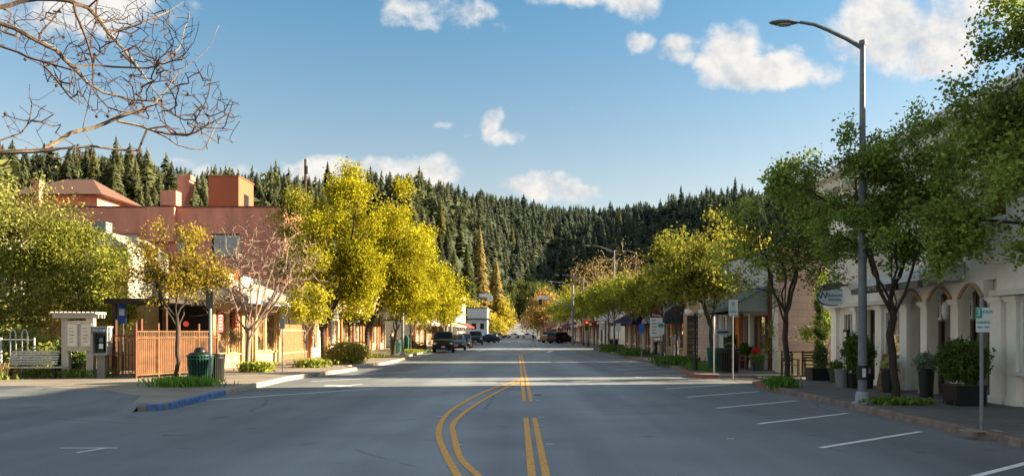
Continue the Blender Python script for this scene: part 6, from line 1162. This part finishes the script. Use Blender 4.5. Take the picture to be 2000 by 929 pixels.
    for yy in (-h+.85, h-.95):
        for s in (-1, 1):
            mb = MB(); mb.lathe([(rw*.62, -.1), (rw*.96, -.105), (rw, -.08), (rw, .08), (rw*.96, .105), (rw*.62, .1)], TYRE, k=20, axis=0); wh = mb.build('wheel', t, loc=(s*(w-.09), yy, rw-.012)); mb = MB(); mb.lathe([(.05, .11), (rw*.6, .09), (rw*.64, .1), (rw*.64, -.1), (rw*.6, -.09), (.05, -.11)], RIM, k=14, axis=0); mb.build('rim', wh)
            mb = MB(); mb.prism([(yy+(rw+.07)*math.cos(math.pi*q/10), rw-.05+(rw+.07)*math.sin(math.pi*q/10)) for q in range(11)], s*w*.985-.012, s*w*.985+.012, 0, BLACK); mb.build('wheel_arch', t)
    zf = S[1][2]; mb = MB(); mb.box(-w*.5, w*.5, -h-.02, -h+.12, zf*.62, zf*.86, BLACK); mb.build('grille', t, bevel=.02); mb = MB(); mb.box(-w*.86, w*.86, -h-.05, -h+.2, .32, .46, BLACK); mb.build('bumper', t, bevel=.03)
    for s in (-1, 1):
        mb = MB(); mb.box(s*w*.72-.14, s*w*.72+.14, -h+.02, -h+.2, zf*.72, zf*.9, HLAMP); mb.build('headlight', t, bevel=.03); mb = MB(); mb.box(s*w*.8-.08, s*w*.8+.08, h-.12, h+.0, .75, .98, TLAMP); mb.build('tail_light', t, bevel=.02)
        mb = MB(); mb.box(s*(w+.08)-.09, s*(w+.08)+.09, S[4][0]+.25, S[4][0]+.35, S[4][2]+.0, S[4][2]+.17, BLACK); mb.build('mirror', t, bevel=.02)
    mb = MB(); mb.box(-.16, .16, -h-.065, -h-.052, .42, .54, PLATE); mb.build('number_plate', t); return t
BK = carpaint('black_car_paint', (.012, .013, .014)); DB = carpaint('dark_blue_paint', (.02, .035, .05)); SV = carpaint('silver_paint', (.30, .31, .32)); WHc = carpaint('white_car_paint', (.6, .6, .6)); BRc = carpaint('bronze_pickup_paint', (.17, .10, .06)); TL = carpaint('teal_grey_paint', (.06, .10, .11))
car('parked_car', 'black boxy van parked nose out nearest on the left kerb', 'van', -6.45, 67.5, R(4), 4.5, 1.85, 1.78, BK, 'suv'); car('parked_car', 'teal grey car tucked behind the black van', 'car', -5.95, 76.0, R(3), 4.4, 1.75, 1.48, TL, 'sedan'); car('parked_car', 'dark hatchback behind the teal grey car', 'car', -5.85, 84.0, 0, 4.3, 1.78, 1.55, BK, 'sedan')
car('parked_car', 'black pickup facing the camera farther along the left kerb', 'pickup', -5.9, 109, R(3), 5.4, 2.0, 1.85, BK, 'pickup'); car('parked_car', 'dark blue sedan parked at an angle on the left', 'car', -5.3, 125, R(-55), 4.6, 1.8, 1.45, DB, 'sedan'); car('parked_car', 'silver car just behind the dark blue sedan', 'car', -4.9, 138, R(-50), 4.5, 1.8, 1.45, SV, 'sedan')
car('parked_car', 'pale green suv farther down the left side', 'car', -5.0, 165, R(-30), 4.6, 1.85, 1.7, TL, 'suv'); car('parked_car', 'white car at the far end near the crossing', 'car', -1.2, 232, R(-70), 4.6, 1.8, 1.45, WHc, 'sedan'); car('parked_car', 'second white car at the far crossing, right one', 'car', 3.4, 228, R(85), 4.6, 1.8, 1.5, WHc, 'sedan'); car('parked_car', 'dark car at the far crossing left of the white ones', 'car', -5.2, 215, R(-50), 4.6, 1.8, 1.5, BK, 'sedan')
car('parked_car', 'bronze pickup parked on the right past the signals', 'pickup', 6.2, 128, R(140), 5.4, 2.0, 1.85, BRc, 'pickup'); car('parked_car', 'dark suv beside the bronze pickup', 'car', 6.8, 121, R(140), 4.8, 1.9, 1.75, BK, 'suv'); car('parked_car', 'white truck behind the bronze pickup', 'pickup', 5.9, 143, R(145), 5.4, 2.0, 1.8, WHc, 'pickup')
# ---------------------------------------------------------------- people
SKIN = mat('skin', (.42, .25, .18), .6, .08, 6); HAIRM = mat('dark_hair', (.03, .02, .014), .8, .2, 20); SHOE = mat('shoe_leather', (.02, .018, .016), .6)
def skin_chain(name, parent, verts, edges, radii, m, sub=1):
    me = bpy.data.meshes.new(name); me.from_pydata(verts, edges, []); me.materials.append(m); o = link(name, me, parent)
    md = o.modifiers.new('skin', 'SKIN'); md.use_smooth_shade = True
    for i, r in enumerate(radii): me.skin_vertices[0].data[i].radius = (r, r) if not isinstance(r, tuple) else r
    me.skin_vertices[0].data[0].use_root = True
    sb = o.modifiers.new('sub', 'SUBSURF'); sb.levels = sub; sb.render_levels = sub; return o
def person(label, x, y, rz, H, top, bottom, hair=HAIRM, stride=.22, z=.13, armf=.15, bend=.0):
    t = thing('person', label, 'person', (x, y, z), rz); k = H/1.75; V = []; E = []; Rr = []
    def a(p, r, par=None):
        V.append(tuple(c*k for c in p)); Rr.append((r[0]*k, r[1]*k) if isinstance(r, tuple) else r*k)
        if par is not None: E.append((par, len(V)-1))
        return len(V)-1
    def bone(): V.clear(); E.clear(); Rr.clear()
    hp = {}
    pel = a((0, 0, .95), (.13, .10)); w1 = a((0, -.01-bend*.3, 1.15), (.12, .09), pel); ch = a((0, -.02-bend*.6, 1.35), (.15, .105), w1); nk = a((0, -.02-bend*.8, 1.48), .052, ch); hd0 = a((0, -.035-bend, 1.56), .07, nk); hd = a((0, -.045-bend, 1.65), (.075, .09), hd0); a((0, -.035-bend, 1.72), .062, hd); nose = a((0, -.145-bend, 1.62), .014, hd)
    legs = []
    for s in (-1, 1):
        f = s*stride; h0 = a((s*.09, 0, .9), .085, pel); kn = a((s*.1, -f*.45-.03, .49), .06, h0); an = a((s*.1, -f+(.04 if f < 0 else 0), .09+(.05 if f < 0 else 0)), .036, kn); ft = a((s*.11, -f-.14, .04), .034, an)
        sh = a((s*.19, -.02-bend*.6, 1.40), .056, ch); el = a((s*.24, f*.35-.02-bend*.4, 1.14), .04, sh); wr = a((s*.23, f*.7-.12-armf-bend*.4, .95+armf*.6), .028, el); pm = a((s*.22, f*.75-.17-armf-bend*.4, .90+armf*.6), (.034, .018), wr)
        for q in range(4): fk = a((s*.22+(q-1.5)*.017, f*.78-.21-armf-bend*.4, .86+armf*.6-.004*q), .0085, pm); a((s*.22+(q-1.5)*.018, f*.78-.225-armf-bend*.4, .825+armf*.6+.004*abs(q-1)), .007, fk)
        a((s*.185, f*.76-.19-armf-bend*.4, .885+armf*.6), .009, pm)
    skin_chain('body', t, list(V), list(E), list(Rr), SKIN)
    bone(); pel = a((0, 0, .92), (.15, .115)); w1 = a((0, -.01-bend*.3, 1.15), (.145, .112), pel); ch = a((0, -.02-bend*.6, 1.34), (.172, .125), w1); nk = a((0, -.02-bend*.8, 1.44), .075, ch)
    for s in (-1, 1): f = s*stride; sh = a((s*.19, -.02-bend*.6, 1.40), .072, ch); el = a((s*.24, f*.35-.02-bend*.4, 1.14), .056, sh); a((s*.23, f*.66-.11-armf-bend*.4, .96+armf*.6), .046, el)
    skin_chain('jacket', t, list(V), list(E), list(Rr), top)
    bone(); pel = a((0, 0, .95), (.145, .112)); 
    for s in (-1, 1): f = s*stride; h0 = a((s*.09, 0, .86), .1, pel); kn = a((s*.1, -f*.45-.03, .49), .074, h0); a((s*.1, -f+(.03 if f < 0 else 0), .12+(.05 if f < 0 else 0)), .056, kn)
    skin_chain('trousers', t, list(V), list(E), list(Rr), bottom)
    mb = MB(); mb.lathe([(.088, -.04), (.098, .02), (.09, .07), (.06, .11), (.01, .125)], hair, (0, 0, 0), k=14); o = mb.build('hair', t, loc=(0, (-.025-bend)*k, 1.66*k), smooth=True); o.scale = (k*.92, k*1.08, k)
    for s in (-1, 1):
        f = s*stride; mb = MB(); mb.box(-.05, .05, -.17, .1, 0, .075, SHOE, .012); mb.build('shoe', t, loc=(s*.105*k, -f*k, .05 if f < 0 else 0), bevel=.015)
        mb = MB(); mb.lathe([(.004, -.012), (.012, 0), (.004, .012)], BLACK, (s*.03*k, (-.125-bend)*k, 1.655*k), k=8, axis=1); mb.build('eye', t)
    return t
person('person in a grey checked jacket and pale trousers walking past the iron gate', 9.6, 46.5, R(170), 1.62, stripemat('checked_jacket', (.40, .42, .48), (.10, .11, .15), .09, 2), mat('pale_trousers', (.42, .42, .44), .8))
person('person in black standing beside the green round bin', -9.9, 60.8, R(60), 1.75, mat('black_coat', (.015, .015, .017), .8), mat('black_jeans', (.02, .022, .028), .8), stride=.05)
person('person in dark clothes walking between the left trees and the van', -9.4, 68.5, R(10), 1.7, mat('dark_brown_coat', (.05, .03, .02), .8), mat('black_jeans', (.02, .022, .028)), stride=.25, bend=.05)
person('person in dark top and light trousers crossing the street far ahead', 1.9, 93, R(80), 1.75, mat('dark_top', (.03, .02, .03), .8), mat('pale_trousers', (.42, .42, .44)), z=0, stride=.28)
person('person in dark red sitting height by the buff shop door', 10.2, 56.5, R(100), 1.65, mat('dark_red_top', (.10, .02, .025), .8), mat('black_jeans', (.02, .022, .028)), stride=.08)
# utility pole behind
t = thing('utility_pole', 'thin dark utility pole rising above the trees by the terracotta block', 'pole', (-21.5, 78, 0)); mb = MB(); mb.lathe([(.16, 0), (.13, 19.3)], mat('pole_wood', (.06, .045, .035), .9), k=8); mb.build('shaft', t, smooth=True); mb = MB(); mb.lathe([(.1, 17.8), (.16, 17.9), (.16, 18.5), (.1, 18.6)], GALV, (.22, 0, 0), k=8); mb.build('transformer', t)
